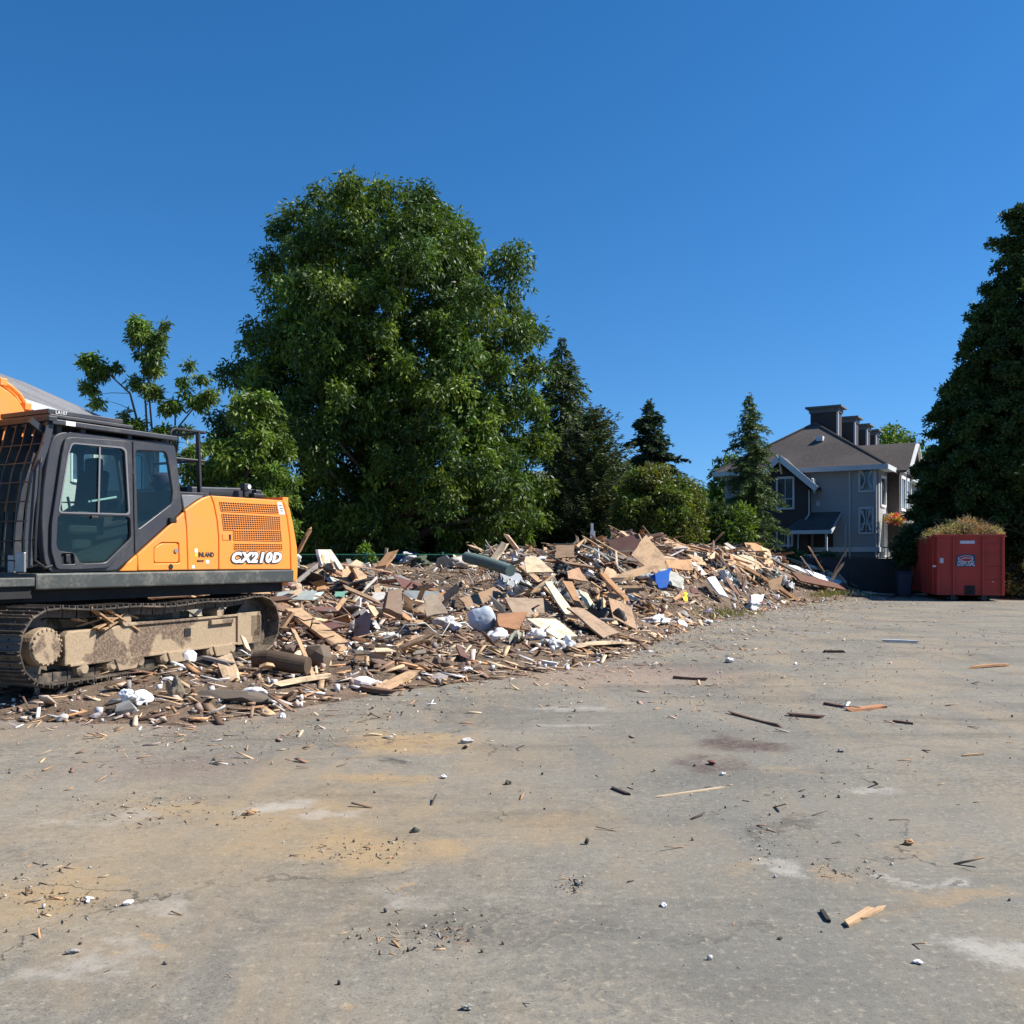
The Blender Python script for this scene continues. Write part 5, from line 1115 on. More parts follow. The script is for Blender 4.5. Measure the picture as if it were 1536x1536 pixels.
def chunk_geo(sx, sy, sz, n=16):
    bm = bmesh.new()
    for _ in range(n):
        d = Vector((rng.gauss(0, 1), rng.gauss(0, 1), rng.gauss(0, 1))).normalized() * rng.uniform(.75, 1.0); bm.verts.new((d.x * sx / 2, d.y * sy / 2, d.z * sz / 2))
    r = bmesh.ops.convex_hull(bm, input=bm.verts); junk = [v for v in bm.verts if not v.link_faces]; bmesh.ops.delete(bm, geom=junk, context='VERTS'); bm.verts.index_update()
    vs = [tuple(v.co) for v in bm.verts]; fs = [tuple(v.index for v in f.verts) for f in bm.faces]; bm.free(); return vs, fs
def crumple_geo(L, W, amp, n=9, f=2.2):
    s = rng.uniform(0, 50); vs = []; fs = []
    for j in range(n):
        for i in range(n):
            x, y = (i / (n - 1) - .5), (j / (n - 1) - .5); q = Vector((x * f + s, y * f, s)); d = mnoise.noise_vector(q * 1.3); e = mnoise.noise_vector(q * 3.1)
            vs.append((x * L + d.x * amp * .8, y * W + d.y * amp * .8, d.z * amp * 1.6 + e.z * amp * .7 - amp * (x * x + y * y) * 2))
    for j in range(n - 1):
        for i in range(n - 1): a = j * n + i; fs.append((a, a + 1, a + n + 1, a + n))
    return vs, fs
def normal_at(x, y):
    e = .25; return Vector((-(hz(x + e, y) - hz(x - e, y)) / (2 * e), -(hz(x, y + e) - hz(x, y - e)) / (2 * e), 1)).normalized()
def frame(nrm, yaw, pitch=0.0, roll=0.0):
    x = Vector((math.cos(yaw), math.sin(yaw), 0)); x = (x - nrm * x.dot(nrm)).normalized(); y = nrm.cross(x)
    M = Matrix((x, y, nrm)).transposed(); return M @ Matrix.Rotation(-pitch, 3, 'Y') @ Matrix.Rotation(roll, 3, 'X')
NAMED = []
LM = []                                           # landmarks for the labels: (photo x, photo y, phrase)
used = {}
def where(p):
    px, py = toPX(p); best = min(LM, key=lambda l: (l[0] - px) ** 2 + 2.5 * (l[1] - py) ** 2); dx, dy = px - best[0], py - best[1]
    if abs(dx) < 22 and abs(dy) < 10: w_ = 'right beside'
    elif abs(dx) > 1.6 * abs(dy): w_ = 'right of' if dx > 0 else 'left of'
    else: w_ = 'in front of' if dy > 0 else 'behind'
    d_ = math.hypot(dx, dy); far_ = 'just ' if d_ < 45 and w_ != 'right beside' else ('well ' if d_ > 90 and w_ != 'right beside' else '')
    return far_ + w_ + ' ' + best[2]
def obj_piece(name, geo, M, p, col, mat, label=None, cat=None, group=None, smooth=False, solid=0.0):
    vs, fs = geo; me = bpy.data.meshes.new(name); me.from_pydata([tuple(v) for v in vs], [], fs)
    a = me.attributes.new('col', 'FLOAT_COLOR', 'POINT'); a.data.foreach_set('color', np.tile(np.array((*col, 1), dtype=np.float32), len(vs)))
    a = me.attributes.new('loc', 'FLOAT_VECTOR', 'POINT'); off = np.array([rng.uniform(0, 30)] * 3); a.data.foreach_set('vector', (np.array(vs, dtype=np.float32) + off).astype(np.float32).ravel())
    if smooth: me.polygons.foreach_set('use_smooth', [True] * len(me.polygons))
    me.materials.append(mat); fixn(me) if len(vs) < 80 and not smooth else None
    o = bpy.data.objects.new(name, me); COL.objects.link(o); o.matrix_world = Matrix.Translation(p) @ M.to_4x4()
    if solid: s_ = o.modifiers.new('solid', 'SOLIDIFY'); s_.thickness = solid
    return tag(o, label, cat, group)

# named pieces first, each traced to its place on the pile
def lay_plank(x1, y1, x2, y2, W, T, col, name, label, cat='plank', up1=.10, up2=.10, roll=0.0, mat='wood', Y1=None, Y2=None, jag=.12):
    a = P(x1, y1, Y1) if Y1 else hit(x1, y1) + Vector((0, 0, up1)); b = P(x2, y2, Y2) if Y2 else hit(x2, y2) + Vector((0, 0, up2))
    d = b - a; L = d.length; x = d.normalized(); y = Vector((0, 0, 1)).cross(x).normalized(); z = x.cross(y)
    M = Matrix((x, y, z)).transposed() @ Matrix.Rotation(roll, 3, 'X'); mid = (a + b) / 2
    ph_ = label.split(',')[0]
    for w0 in ('lying', 'leaning', 'on', 'in', 'at', 'under', 'near', 'above', 'sticking', 'sloping', 'crossing', 'standing', 'touching', 'left', 'beside', 'behind', 'right'): ph_ = ph_.split(' ' + w0 + ' ')[0]
    if len(ph_.split()) <= 5 and ('the ' + ph_) not in [l[2] for l in LM]: LM.append((*toPX(mid), 'the ' + ph_))
    return obj_piece(name, plank_geo(L, W, T, jag), M, mid, col, M_[mat], label, cat)
def lay_panel(quad, col, T, name, label, cat, mat='wood', Ys=None, lm=None):
    """quad: four photo corners; three of them fix the panel's plane through the pile surface"""
    if Ys: w_ = [P(x, y, Yy) for (x, y), Yy in zip(quad, Ys)]
    else:                                            # a plane fitted to the pile surface under the four corners, a little proud of it
        g_ = [hit(x, y) for x, y in quad]; cen = sum(g_, Vector()) / 4; nv_ = Vector((0, 0, 0))
        nv_ = (normal_at(cen.x, cen.y) + Vector((.6, -.4, .5))).normalized(); cen = cen + nv_ * .36; w_ = []
        for x, y in quad:
            d = Vector(((x - CX) / F_PX, 1, -(y - HZ) / F_PX)); o = Vector((0, 0, CAMH)); t = (cen - o).dot(nv_) / d.dot(nv_); w_.append(o + d * t)
    NAMED.append((min(q[0] for q in quad), max(q[0] for q in quad), min(q[1] for q in quad), max(q[1] for q in quad), max(v.y for v in w_)))
    c = sum(w_, Vector()) / len(w_); nrm = Vector()
    for i in range(len(w_)): nrm += (w_[i] - c).cross(w_[(i + 1) % len(w_)] - c)
    nrm.normalize(); nrm = nrm if nrm.z > 0 or (abs(nrm.z) < .2 and nrm.y < 0) else -nrm
    x = (w_[1] - w_[0]); x = (x - nrm * x.dot(nrm)).normalized(); y = nrm.cross(x); M = Matrix((x, y, nrm)).transposed(); Mi = M.transposed()
    pts = [Mi @ (v - c) for v in w_]; poly = []
    for i, p in enumerate(pts):
        q = pts[(i + 1) % len(pts)]; poly.append((p.x, p.y))
        for t in (.33, .66):
            poly.append((p.x + (q.x - p.x) * t + rng.uniform(-.03, .03), p.y + (q.y - p.y) * t + rng.uniform(-.03, .03)))
    n = len(poly); vs = [(a, b, -T / 2) for a, b in poly] + [(a, b, T / 2) for a, b in poly]; fs = [tuple(range(n))[::-1], tuple(range(n, 2 * n))] + [(i, (i + 1) % n, n + (i + 1) % n, n + i) for i in range(n)]
    if lm: LM.append((*toPX(c), lm))
    return obj_piece(name, (vs, fs), M, c, col, M_[mat], label, cat)
TAN, OBR, BRN, DBR, PAL, WHT, GRY, BLK = [(.56, .38, .225), (.50, .28, .14), (.32, .215, .14), (.14, .085, .06), (.68, .53, .35), (.66, .65, .62), (.28, .26, .24), (.05, .045, .04)]
CREAM = (.66, .60, .42)
def LP(*a, **k): return lay_panel(*a, **k)
LP([(947, 832), (969, 803), (1000, 838), (985, 862)], TAN, .03, 'plywood_sheet', 'upright tan plywood sheet forming the topmost peak of the pile', 'plywood', Ys=[24, 24.6, 24.0, 23.6], lm='the upright plywood peak')
LP([(998, 838), (1036, 840), (1040, 855), (1000, 853)], OBR, .03, 'plywood_sheet', 'orange brown board edge right of the topmost plywood peak', 'plywood', Ys=[25, 26, 25.6, 24.8])
LP([(975, 863), (1008, 853), (1000, 880), (988, 884)], (.015, .10, .42), .02, 'plastic_sheet', 'bright blue plastic panel tilted among the boards below the plywood peak', 'plastic panel', 'plaster', Ys=[22.4, 22.8, 22.0, 22.0], lm='the bright blue panel')
lay_plank(925, 870, 996, 848, .34, .09, TAN, 'timber_beam', 'thick tan timber beam lying left of the bright blue panel', 'timber', Y1=20.8, Y2=22.4)
LP([(788, 836), (803, 835), (830, 858), (790, 860)], PAL, .03, 'chipboard_sheet', 'pale yellow chipboard sheet with a torn edge near the pile crest', 'chipboard', Ys=[20.5, 20.6, 20.0, 19.8], lm='the torn chipboard sheet')
LP([(833, 818), (862, 818), (862, 836), (833, 838)], BRN, .03, 'chipboard_sheet', 'upright brown board standing on the crest behind the white sign post', 'board', Ys=[27, 27, 26.5, 26.5], lm='the upright brown board')
LP([(817, 874), (826, 873), (859, 917), (848, 922)], CREAM, .03, 'painted_board', 'long cream painted board leaning down the middle of the pile, upper one', 'board', lm='the upper cream board')
LP([(868, 886), (880, 890), (902, 925), (888, 925)], CREAM, .03, 'painted_board', 'cream painted board with a ragged side right of the longer cream board', 'board', lm='the ragged cream board')
LP([(790, 929), (833, 929), (866, 955), (838, 960)], (.70, .64, .46), .03, 'painted_board', 'flat pale cream panel lying low at the front of the pile', 'board', lm='the flat cream panel')
LP([(757, 897), (815, 898), (847, 927), (772, 926)], (.33, .25, .18), .03, 'plywood_sheet', 'broad dusty brown plywood sheet lying above the flat cream panel', 'plywood', lm='the broad dusty plywood')
LP([(850, 912), (875, 914), (930, 950), (905, 958)], (.36, .255, .17), .035, 'plywood_sheet', 'long curved tan board sloping down to the pavement beside the cream panel', 'plywood', lm='the long sloping tan board')
LP([(688, 898), (740, 881), (754, 890), (705, 918)], (.31, .205, .125), .03, 'plywood_sheet', 'two tone brown plywood sheet tilted in the middle of the pile', 'plywood', lm='the two tone plywood sheet')
LP([(745, 925), (790, 922), (777, 950), (747, 944)], (.33, .17, .085), .12, 'cabinet_side', 'orange brown broken cabinet side standing beside the white bundle', 'cabinet', lm='the broken cabinet side')
LP([(850, 858), (868, 852), (880, 872), (852, 868)], (.42, .26, .15), .03, 'plywood_sheet', 'crumpled tan sheet just below the crest left of the thick beam', 'plywood', lm='the crumpled tan sheet')
LP([(843, 872), (858, 873), (877, 918), (868, 916)], (.40, .235, .12), .03, 'painted_board', 'orange tan board leaning between the two cream boards', 'board')
LP([(1060, 868), (1072, 866), (1092, 897), (1078, 892)], (.68, .68, .68), .06, 'door_panel', 'curved white panel leaning at the right of the pile', 'panel', 'plaster', lm='the curved white panel')
LP([(1152, 872), (1176, 863), (1170, 884), (1157, 886)], (.42, .27, .15), .03, 'plywood_sheet', 'tan plywood square stuck upright at the right part of the pile', 'plywood', Ys=[31, 31.2, 30.8, 30.8], lm='the tan plywood square')
LP([(1180, 848), (1192, 849), (1262, 872), (1256, 880)], (.74, .74, .73), .05, 'roof_trim', 'long white painted trim board along the right end of the pile', 'trim board', 'plaster', lm='the long white trim board')
LP([(1186, 858), (1255, 876), (1270, 886), (1200, 872)], (.14, .06, .04), .06, 'timber_beam', 'long dark reddish beam under the white trim board', 'timber', lm='the long dark reddish beam')
LP([(1126, 893), (1146, 892), (1142, 903), (1128, 902)], (.72, .72, .70), .04, 'plaster_sheet', 'square white plaster sheet at the foot of the right slope', 'plaster', 'plaster', lm='the square white plaster')
LP([(1025, 890), (1033, 889), (1031, 904), (1026, 899)], (.75, .62, .02), .01, 'plastic_scrap', 'small bright yellow scrap standing in the debris', 'scrap', 'plaster', Ys=[21, 21, 20.6, 20.6], lm='the bright yellow scrap')
LP([(464, 892), (486, 888), (478, 897), (466, 900)], (.42, .60, .55), .02, 'plaster_sheet', 'pale mint green plasterboard scrap near the excavator tail', 'plasterboard', 'plaster', lm='the mint plasterboard')
LP([(502, 888), (520, 887), (518, 895), (503, 896)], (.12, .26, .20), .02, 'plaster_sheet', 'darker green plasterboard scrap right of the mint one', 'plasterboard', 'plaster', lm='the dark green plasterboard')
LP([(455, 946), (500, 934), (520, 940), (470, 950)], (.11, .05, .05), .04, 'painted_board', 'wide maroon painted board lying right of the excavator track', 'board', lm='the wide maroon board')
LP([(635, 896), (652, 892), (672, 920), (640, 927)], (.30, .24, .18), .03, 'plywood_sheet', 'folded grey brown board making a dark hollow in the pile', 'board', Ys=[16.4, 16.6, 16.2, 16.0], lm='the folded grey board')
LP([(580, 890), (600, 884), (602, 925), (575, 915)], (.20, .14, .10), .1, 'timber_block', 'upright dark timber block in the middle left of the pile', 'timber', Ys=[15.8, 16.2, 15.6, 15.4], lm='the upright timber block')
lay_plank(438, 938, 520, 978, .30, .05, TAN, 'plank', 'wide tan plank sloping away from the right end of the near track', up1=.3, up2=.05)
lay_plank(738, 842, 758, 814, .22, .04, PAL, 'plank', 'pale plank sticking up from the crest beside the green pipe', Y1=22, Y2=22.4)
lay_plank(448, 828, 466, 794, .16, .05, OBR, 'plank', 'orange brown plank sticking up behind the counterweight', Y1=19, Y2=19)
lay_plank(572, 850, 590, 828, .26, .05, OBR, 'plank', 'orange brown plank leaning on the green fence', Y1=21, Y2=21.4)
lay_plank(578, 838, 580, 822, .08, .06, PAL, 'plank', 'short pale upright stake near the green fence', Y1=22, Y2=22)
lay_plank(476, 826, 482, 848, .10, .05, WHT, 'plank', 'white painted stake standing on the left crest', Y1=18, Y2=18)
lay_plank(1097, 852, 1195, 903, .17, .10, OBR, 'timber_beam', 'long orange brown beam sloping down the right part of the pile', 'timber', up1=.25, up2=.06)
lay_plank(1122, 834, 1168, 866, .14, .06, OBR, 'plank', 'orange plank crossing the crest right of the plywood peak', up1=.3, up2=.25)
lay_plank(1214, 821, 1236, 858, .20, .05, OBR, 'plank', 'orange brown plank leaning up near the house porch', Y1=38.6, Y2=38.4)
lay_plank(1246, 872, 1265, 845, .22, .05, PAL, 'plank', 'pale plank standing up at the right end of the pile', Y1=38.5, Y2=38.5)
lay_plank(1246, 868, 1272, 822, .05, .03, BRN, 'plank', 'thin stick leaning up at the far right of the pile', Y1=38.5, Y2=38.6)
lay_plank(1202, 836, 1222, 862, .12, .04, (.35, .28, .28), 'plank', 'short grey pink plank near the house porch steps', Y1=38.4, Y2=38.2)
lay_plank(1150, 846, 1240, 888, .16, .06, GRY, 'plank', 'long weathered grey plank sloping right of the tan plywood square', up1=.3, up2=.1)
lay_plank(780, 868, 848, 922, .15, .05, TAN, 'plank', 'long tan stud lying against the upper cream board', up1=.3, up2=.15)
lay_plank(905, 862, 938, 897, .13, .06, OBR, 'plank', 'orange brown stud crossing below the thick beam', Y1=20, Y2=18.8)
lay_plank(900, 878, 960, 880, .09, .05, TAN, 'plank', 'straight tan stud lying level below the thick beam', Y1=19.5, Y2=20)
lay_plank(868, 973, 938, 968, .30, .04, PAL, 'plank', 'clean pale plank lying flat on the pavement at the pile foot', up1=.04, up2=.04)
lay_plank(573, 1036, 622, 1012, .20, .03, TAN, 'plank', 'tan plank lying flat on the pavement in front of the pile', up1=.03, up2=.05)
lay_plank(415, 1035, 487, 1022, .13, .04, PAL, 'plank', 'pale plank lying on the soil below the near track', up1=.06, up2=.06)
lay_plank(540, 1037, 588, 1044, .10, .05, DBR, 'log', 'dark brown broken branch lying in front of the pile', 'branch', up1=.04, up2=.04)
lay_plank(600, 980, 630, 966, .20, .04, TAN, 'plank', 'tan board end in the soil left of the white bundle', up1=.08, up2=.12)
lay_plank(440, 990, 470, 1020, .05, .03, TAN, 'plank', 'thin tan lath leaning on the dark log', up1=.4, up2=.03)
lay_plank(1272, 1067, 1323, 1062, .13, .03, (.50, .25, .13), 'plank', 'orange wooden board piece lying alone on the open pavement', up1=.016, up2=.016)
lay_plank(1241, 1058, 1286, 1065, .05, .03, DBR, 'plank', 'dark stick lying left of the orange board piece', up1=.016, up2=.016)
lay_plank(1270, 1390, 1312, 1366, .035, .018, TAN, 'wood_splinter', 'tan wood splinter lying alone in the near right pavement', 'splinter', up1=.01, up2=.01)
lay_plank(1288, 1384, 1324, 1366, .022, .014, TAN, 'wood_splinter', 'thinner tan splinter touching the larger one, near right', 'splinter', up1=.01, up2=.01)
lay_plank(1233, 1370, 1243, 1386, .018, .012, BLK, 'wood_splinter', 'short dark splinter left of the two tan splinters', 'splinter', up1=.008, up2=.008)
lay_plank(1455, 1003, 1516, 999, .07, .03, OBR, 'plank', 'long brown stick lying on the pavement in front of the red bin', up1=.016, up2=.016)
lay_plank(1008, 1018, 1060, 1021, .06, .04, DBR, 'plank', 'dark stick lying on the pavement in front of the cream panel', up1=.02, up2=.02)
lay_plank(995, 1196, 1090, 1182, .012, .01, PAL, 'wood_splinter', 'very long thin pale lath lying on the open pavement', 'splinter', up1=.006, up2=.006)
lay_plank(1095, 1071, 1170, 1091, .035, .025, DBR, 'plank', 'dark stick lying diagonal on the pavement left of the orange board piece', up1=.014, up2=.014)
lay_plank(1185, 1074, 1232, 1078, .08, .03, DBR, 'plank', 'dark broken lath beside the orange board piece', up1=.014, up2=.014)
lay_plank(918, 1184, 942, 1193, .025, .015, BLK, 'wood_splinter', 'small black splinter left of the long pale lath', 'splinter', up1=.008, up2=.008)
lay_plank(1235, 979, 1265, 979, .08, .05, DBR, 'plank', 'short dark wood piece on the far pavement', up1=.02, up2=.02)
lay_plank(1325, 963, 1375, 965, .10, .04, (.55, .58, .62), 'plank', 'pale blue grey strip lying on the far pavement before the red bin', up1=.03, up2=.03, mat='plaster')
lay_plank(1292, 889, 1338, 893, .25, .05, WHT, 'plank', 'white painted strip lying flat left of the wheelie bin', up1=.04, up2=.03)
lay_plank(1318, 895, 1368, 892, .2, .04, BRN, 'plank', 'brown board lying flat at the foot of the wheelie bin', up1=.03, up2=.03)
lay_plank(1300, 885, 1330, 890, .3, .04, TAN, 'plank', 'tan board lying flat behind the white painted strip', up1=.05, up2=.04)
lay_plank(1335, 897, 1352, 891, .12, .04, (.2, .06, .04), 'plank', 'short red brown board left of the red bin corner', up1=.03, up2=.04)
lay_plank(1443, 1135, 1476, 1133, .018, .014, TAN, 'wood_splinter', 'thin tan sliver on the pavement near the right edge', 'splinter', up1=.008, up2=.008)
lay_plank(1340, 1083, 1368, 1087, .04, .02, DBR, 'wood_splinter', 'dark sliver on the pavement right of the orange board piece', 'splinter', up1=.01, up2=.01)
# green corrugated pipe, dark log, bundles, tarps
def to_obj(mb, name, mat, label, cat, smooth=False, lm=None, bevel=0):
    o = mb.build(name, M_[mat], None, bevel, smooth); tag(o, label, cat)
    if lm: c = sum((Vector(v) for v in mb.v), Vector()) / len(mb.v); LM.append((*toPX(c), lm))
    return o
def corr(a, b, r, name, label, cat, col, lm, n=60, dep=.02):
    m = MB(); a, b = Vector(a), Vector(b); m.col = col
    pts = [a.lerp(b, i / n) + Vector((0, 0, .02 * math.sin(math.pi * i / n))) for i in range(n + 1)]; m.tube(pts, [r - dep * (i % 2) for i in range(n + 1)], 16); return to_obj(m, name, 'plaster', label, cat, False, lm)
corr(P(700, 836, 21), P(766, 856, 19.5), .125, 'corrugated_pipe', 'grey green corrugated pipe lying along the pile crest', 'pipe', (.10, .15, .14), 'the green pipe')
m = MB(); m.col = (.09, .065, .045); a = hit(382, 1006) + Vector((0, 0, .14)); b = hit(462, 1018) + Vector((0, 0, .16)); m.tube([a, a.lerp(b, .3) + Vector((0, 0, .02)), a.lerp(b, .7), b], [.09, .12, .12, .10], 20)
to_obj(m, 'log', 'wood', 'thick dark log lying on the soil at the right end of the near track', 'log', lm='the thick dark log')
def blob(px, py, sx, sy, sz, col, name, label, cat, lm=None, amp=.25, up=.1, mat='plaster'):
    c = hit(px, py) + Vector((0, 0, up)); rr_ = max(sx, sz) / 2 * F_PX / c.y; NAMED.append((px - rr_, px + rr_, py - rr_ * .7, py + rr_ * .7, c.y))
    if mat == 'litter' and max(sx, sy) > .2:
        if lm: LM.append((*toPX(c), lm))
        return obj_piece(name, chunk_geo(sx, sy, sz, 30), Matrix.Rotation(rng.uniform(-.4, .4), 3, 'Z'), c, col, M_[mat], label, cat)
    bm = bmesh.new(); bmesh.ops.create_icosphere(bm, subdivisions=4, radius=.5); s = rng.uniform(0, 90)
    for v in bm.verts:
        n1 = mnoise.noise(v.co * 2.2 + Vector((s, 0, 0))); n2 = abs(mnoise.noise(v.co * 5.5 + Vector((0, s, 0)))); v.co = Vector((v.co.x * sx, v.co.y * sy, v.co.z * sz)) * (1 + amp * n1 * 1.6 - amp * n2)
    vs = [tuple(v.co) for v in bm.verts]; fs = [tuple(v.index for v in f.verts) for f in bm.faces]; bm.free()
    if lm: LM.append((*toPX(c), lm))
    return obj_piece(name, (vs, fs), Matrix.Rotation(rng.uniform(0, 6), 3, 'Z'), c, col, M_[mat], label, cat, smooth=True)
blob(724, 948, .50, .42, .5, (.48, .55, .62), 'bucket', 'crushed pale blue bucket wrapped in white sheeting in the lower middle of the pile', 'bucket', 'the pale blue bundle', .14, .2)
blob(742, 962, .5, .35, .28, (.72, .74, .76), 'plastic_bag', 'white plastic bag beside the crushed pale blue bucket', 'bag', None, .5, .05)
blob(803, 958, .45, .3, .25, (.72, .70, .68), 'plastic_bag', 'torn white bag left of the flat cream panel foot', 'bag', 'the torn white bag', .6, .05)
blob(828, 970, .35, .3, .22, (.66, .67, .66), 'plastic_bag', 'small white bag on the pavement edge under the cream panel', 'bag', None, .6, .04)
blob(852, 973, .22, .22, .22, (.55, .58, .63), 'plastic_bag', 'small pale blue bag right of the white bag under the cream panel', 'bag', None, .6, .05)
blob(671, 942, .45, .35, .25, (.66, .66, .65), 'plastic_bag', 'white bag lying left of the pale blue bundle', 'bag', None, .6, .08)
blob(975, 875, .8, .5, .4, (.36, .37, .39), 'plastic_sheet', 'crumpled silver grey sheet left of the bright blue panel', 'sheeting', 'the silver sheeting', .6, .25)
blob(1128, 914, .7, .45, .35, (.55, .57, .6), 'plastic_bag', 'crumpled white sheeting at the foot of the right slope', 'sheeting', 'the crumpled white sheeting', .6, .1)
blob(612, 836, .9, .5, .35, (.02, .08, .38), 'tarpaulin', 'crumpled royal blue tarpaulin on the left crest', 'tarpaulin', 'the blue tarpaulin', .5, .2)
blob(614, 845, 1.3, .6, .4, (.52, .52, .56), 'cloth_heap', 'pale lilac cloth heap under the blue tarpaulin', 'cloth', None, .5, .15)
blob(702, 848, 1.8, .8, .4, (.50, .46, .40), 'cloth_heap', 'long off white cloth heap on the crest left of the green pipe', 'cloth', 'the off white cloth heap', .5, .12)
blob(630, 850, 1.2, .6, .35, (.06, .08, .05), 'branch_heap', 'dark mossy tangle of twigs below the blue tarpaulin', 'twigs', None, .7, .15)
blob(430, 848, .8, .5, .6, (.70, .69, .67), 'mattress_scrap', 'large white scrap just behind the excavator tail', 'scrap', None, .4, .2)
blob(1280, 873, .3, .3, .3, (.65, .64, .62), 'plastic_bag', 'small white bag at the right tip of the pile', 'bag', None, .5, .15)
blob(1060, 922, .5, .3, .15, (.35, .28, .42), 'cloth_heap', 'small purple cloth at the foot of the pile', 'cloth', None, .6, .06)
blob(1062, 936, .55, .2, .12, (.72, .72, .71), 'foam_chunk', 'long white foam strip lying on the pavement by the purple cloth', 'foam', None, .4, .05)
blob(985, 935, .9, .4, .2, (.68, .67, .66), 'plaster_slab', 'white plaster slab near the yellow scrap', 'plaster', None, .3, .08)
blob(478, 1000, .42, .34, .45, (.15, .115, .085), 'concrete_chunk', 'tall brown earth covered slab standing right of the dark log', 'concrete', 'the standing brown slab', .25, .12, 'litter')
blob(340, 1047, 1.3, .6, .24, (.13, .11, .09), 'concrete_chunk', 'long low grey concrete slab in the soil before the track', 'concrete', 'the low concrete slab', .35, .0, 'litter')
blob(190, 1072, .28, .22, .20, (.30, .29, .27), 'concrete_chunk', 'grey concrete lump at the front edge of the soil', 'concrete', None, .4, .05, 'litter')
blob(262, 1045, .16, .2, .3, (.18, .15, .11), 'concrete_chunk', 'upright broken brown post stub before the track', 'concrete', None, .4, .06, 'litter')
blob(212, 1056, .22, .16, .16, (.74, .74, .74), 'foam_chunk', 'white foam block below the middle of the near track', 'foam', None, .4, .06)
blob(192, 1064, .20, .16, .14, (.72, .74, .76), 'foam_chunk', 'white foam block on top of the grey concrete lump', 'foam', None, .5, .14)
blob(382, 1046, .30, .16, .12, (.70, .68, .64), 'foam_chunk', 'long off white foam piece beside the low concrete slab', 'foam', None, .3, .05)
blob(424, 1077, .09, .06, .06, (.75, .75, .74), 'foam_chunk', 'single white foam lump alone on the pavement before the soil', 'foam', None, .3, .02)
for (px, py, s_, c_, lab) in ((622, 1249, .075, (.05, .06, .05), 'dark crumpled scrap on the open pavement, left of centre'), (701, 1515, .055, (.30, .28, .25), 'small round stone at the bottom edge of the photo'), (110, 1430, .06, (.28, .27, .25), 'small grey stone on the pavement, lower left'),
                             (1068, 1147, .10, (.18, .07, .05), 'reddish brown chip on the dark red stain'), (1363, 1268, .09, (.42, .24, .12), 'orange brown chip on the right pavement'), (133, 1354, .07, (.75, .74, .72), 'left one of two white plaster crumbs on the left pavement'), (193, 1359, .06, (.75, .74, .72), 'right one of two white plaster crumbs on the left pavement'),
                             (699, 1115, .14, (.45, .45, .43), 'pale flat stone on the pavement below the pile'), (375, 1222, .10, (.42, .27, .15), 'tan wood chip on the left pavement'), (762, 1177, .09, (.10, .09, .06), 'dark twig scrap in the middle of the pavement'), (665, 1168, .07, (.72, .70, .68), 'white crumb left of the dark twig scrap'),
                             (995, 1360, .05, (.70, .72, .75), 'small white scrap on the pavement, centre right'), (1377, 1447, .045, (.70, .70, .70), 'small white scrap near the bottom right'), (866, 1328, .05, (.12, .12, .13), 'dark gravel spot right of centre'), (1170, 1410, .03, (.06, .05, .05), 'tiny black pebble below the tan splinters'),
                             (1084, 1163, .07, (.6, .58, .55), 'pale crumb just below the dark red stain'), (1262, 1128, .09, (.25, .24, .23), 'grey stone on the right pavement'), (700, 1008, .2, (.7, .7, .69), 'white lump at the pile foot'), (1095, 994, .22, (.7, .7, .69), 'white lump alone on the far pavement')):
    s_ *= .78; blob(px, py, s_, s_ * .7, s_ * .42, c_, 'rubble_stone' if 'stone' in lab or 'pebble' in lab else 'debris_scrap', lab, 'stone' if 'stone' in lab or 'pebble' in lab else 'scrap', None, .5, s_ * .2, 'litter')
LM += [(440, 850, 'the excavator tail'), (550, 842, 'the green fence post'), (300, 1010, 'the near track'), (600, 1010, 'the tan plank on the pavement'), (1230, 835, 'the house porch')]

# scattered pieces: candidates over the visible slopes
def sample(n, smin=.3, smax=9, xr_=(-7, 16), face=.0):
    out = []
    while len(out) < n:
        x = nrs.uniform(*xr_, size=4000); y = nrs.uniform(9, 44, size=4000); s = sdist(x, y); ok = (s > smin) & (s < smax * (1 + .0 * s))
        px = CX + F_PX * x / y; ok &= (px > -60) & (px < 1330)
        lim = np.interp(x, [-3, 0, 3, 6, 12], [13, 11, 8, 6.5, 5.5]); ok &= s < lim
        out += list(zip(x[ok], y[ok], s[ok]))
    return out[:n]
def blocked(x, y):                                  # keep the machine's own footprint clear
    u = (x + 4.6) * .357 + (y - 12.2) * .934; v = (x + 4.6) * -.934 + (y - 12.2) * .357; return abs(u) < 2.9 and -1.1 < v < 3.0
def hidden_by_named(x, y):                          # leave room where a named piece lies
    z = hz(x, y); a = toPX((x, y, z + .02)); b = toPX((x, y, z + .3))
    for (x0, x1, y0, y1, Yh) in NAMED:
        if y < Yh + .4 and x0 - 14 < a[0] < x1 + 14 and a[1] > y0 - 4 and b[1] < y1 + 3: return rng.random() < (.95 if x0 < a[0] < x1 else .6)
    return False
items = []
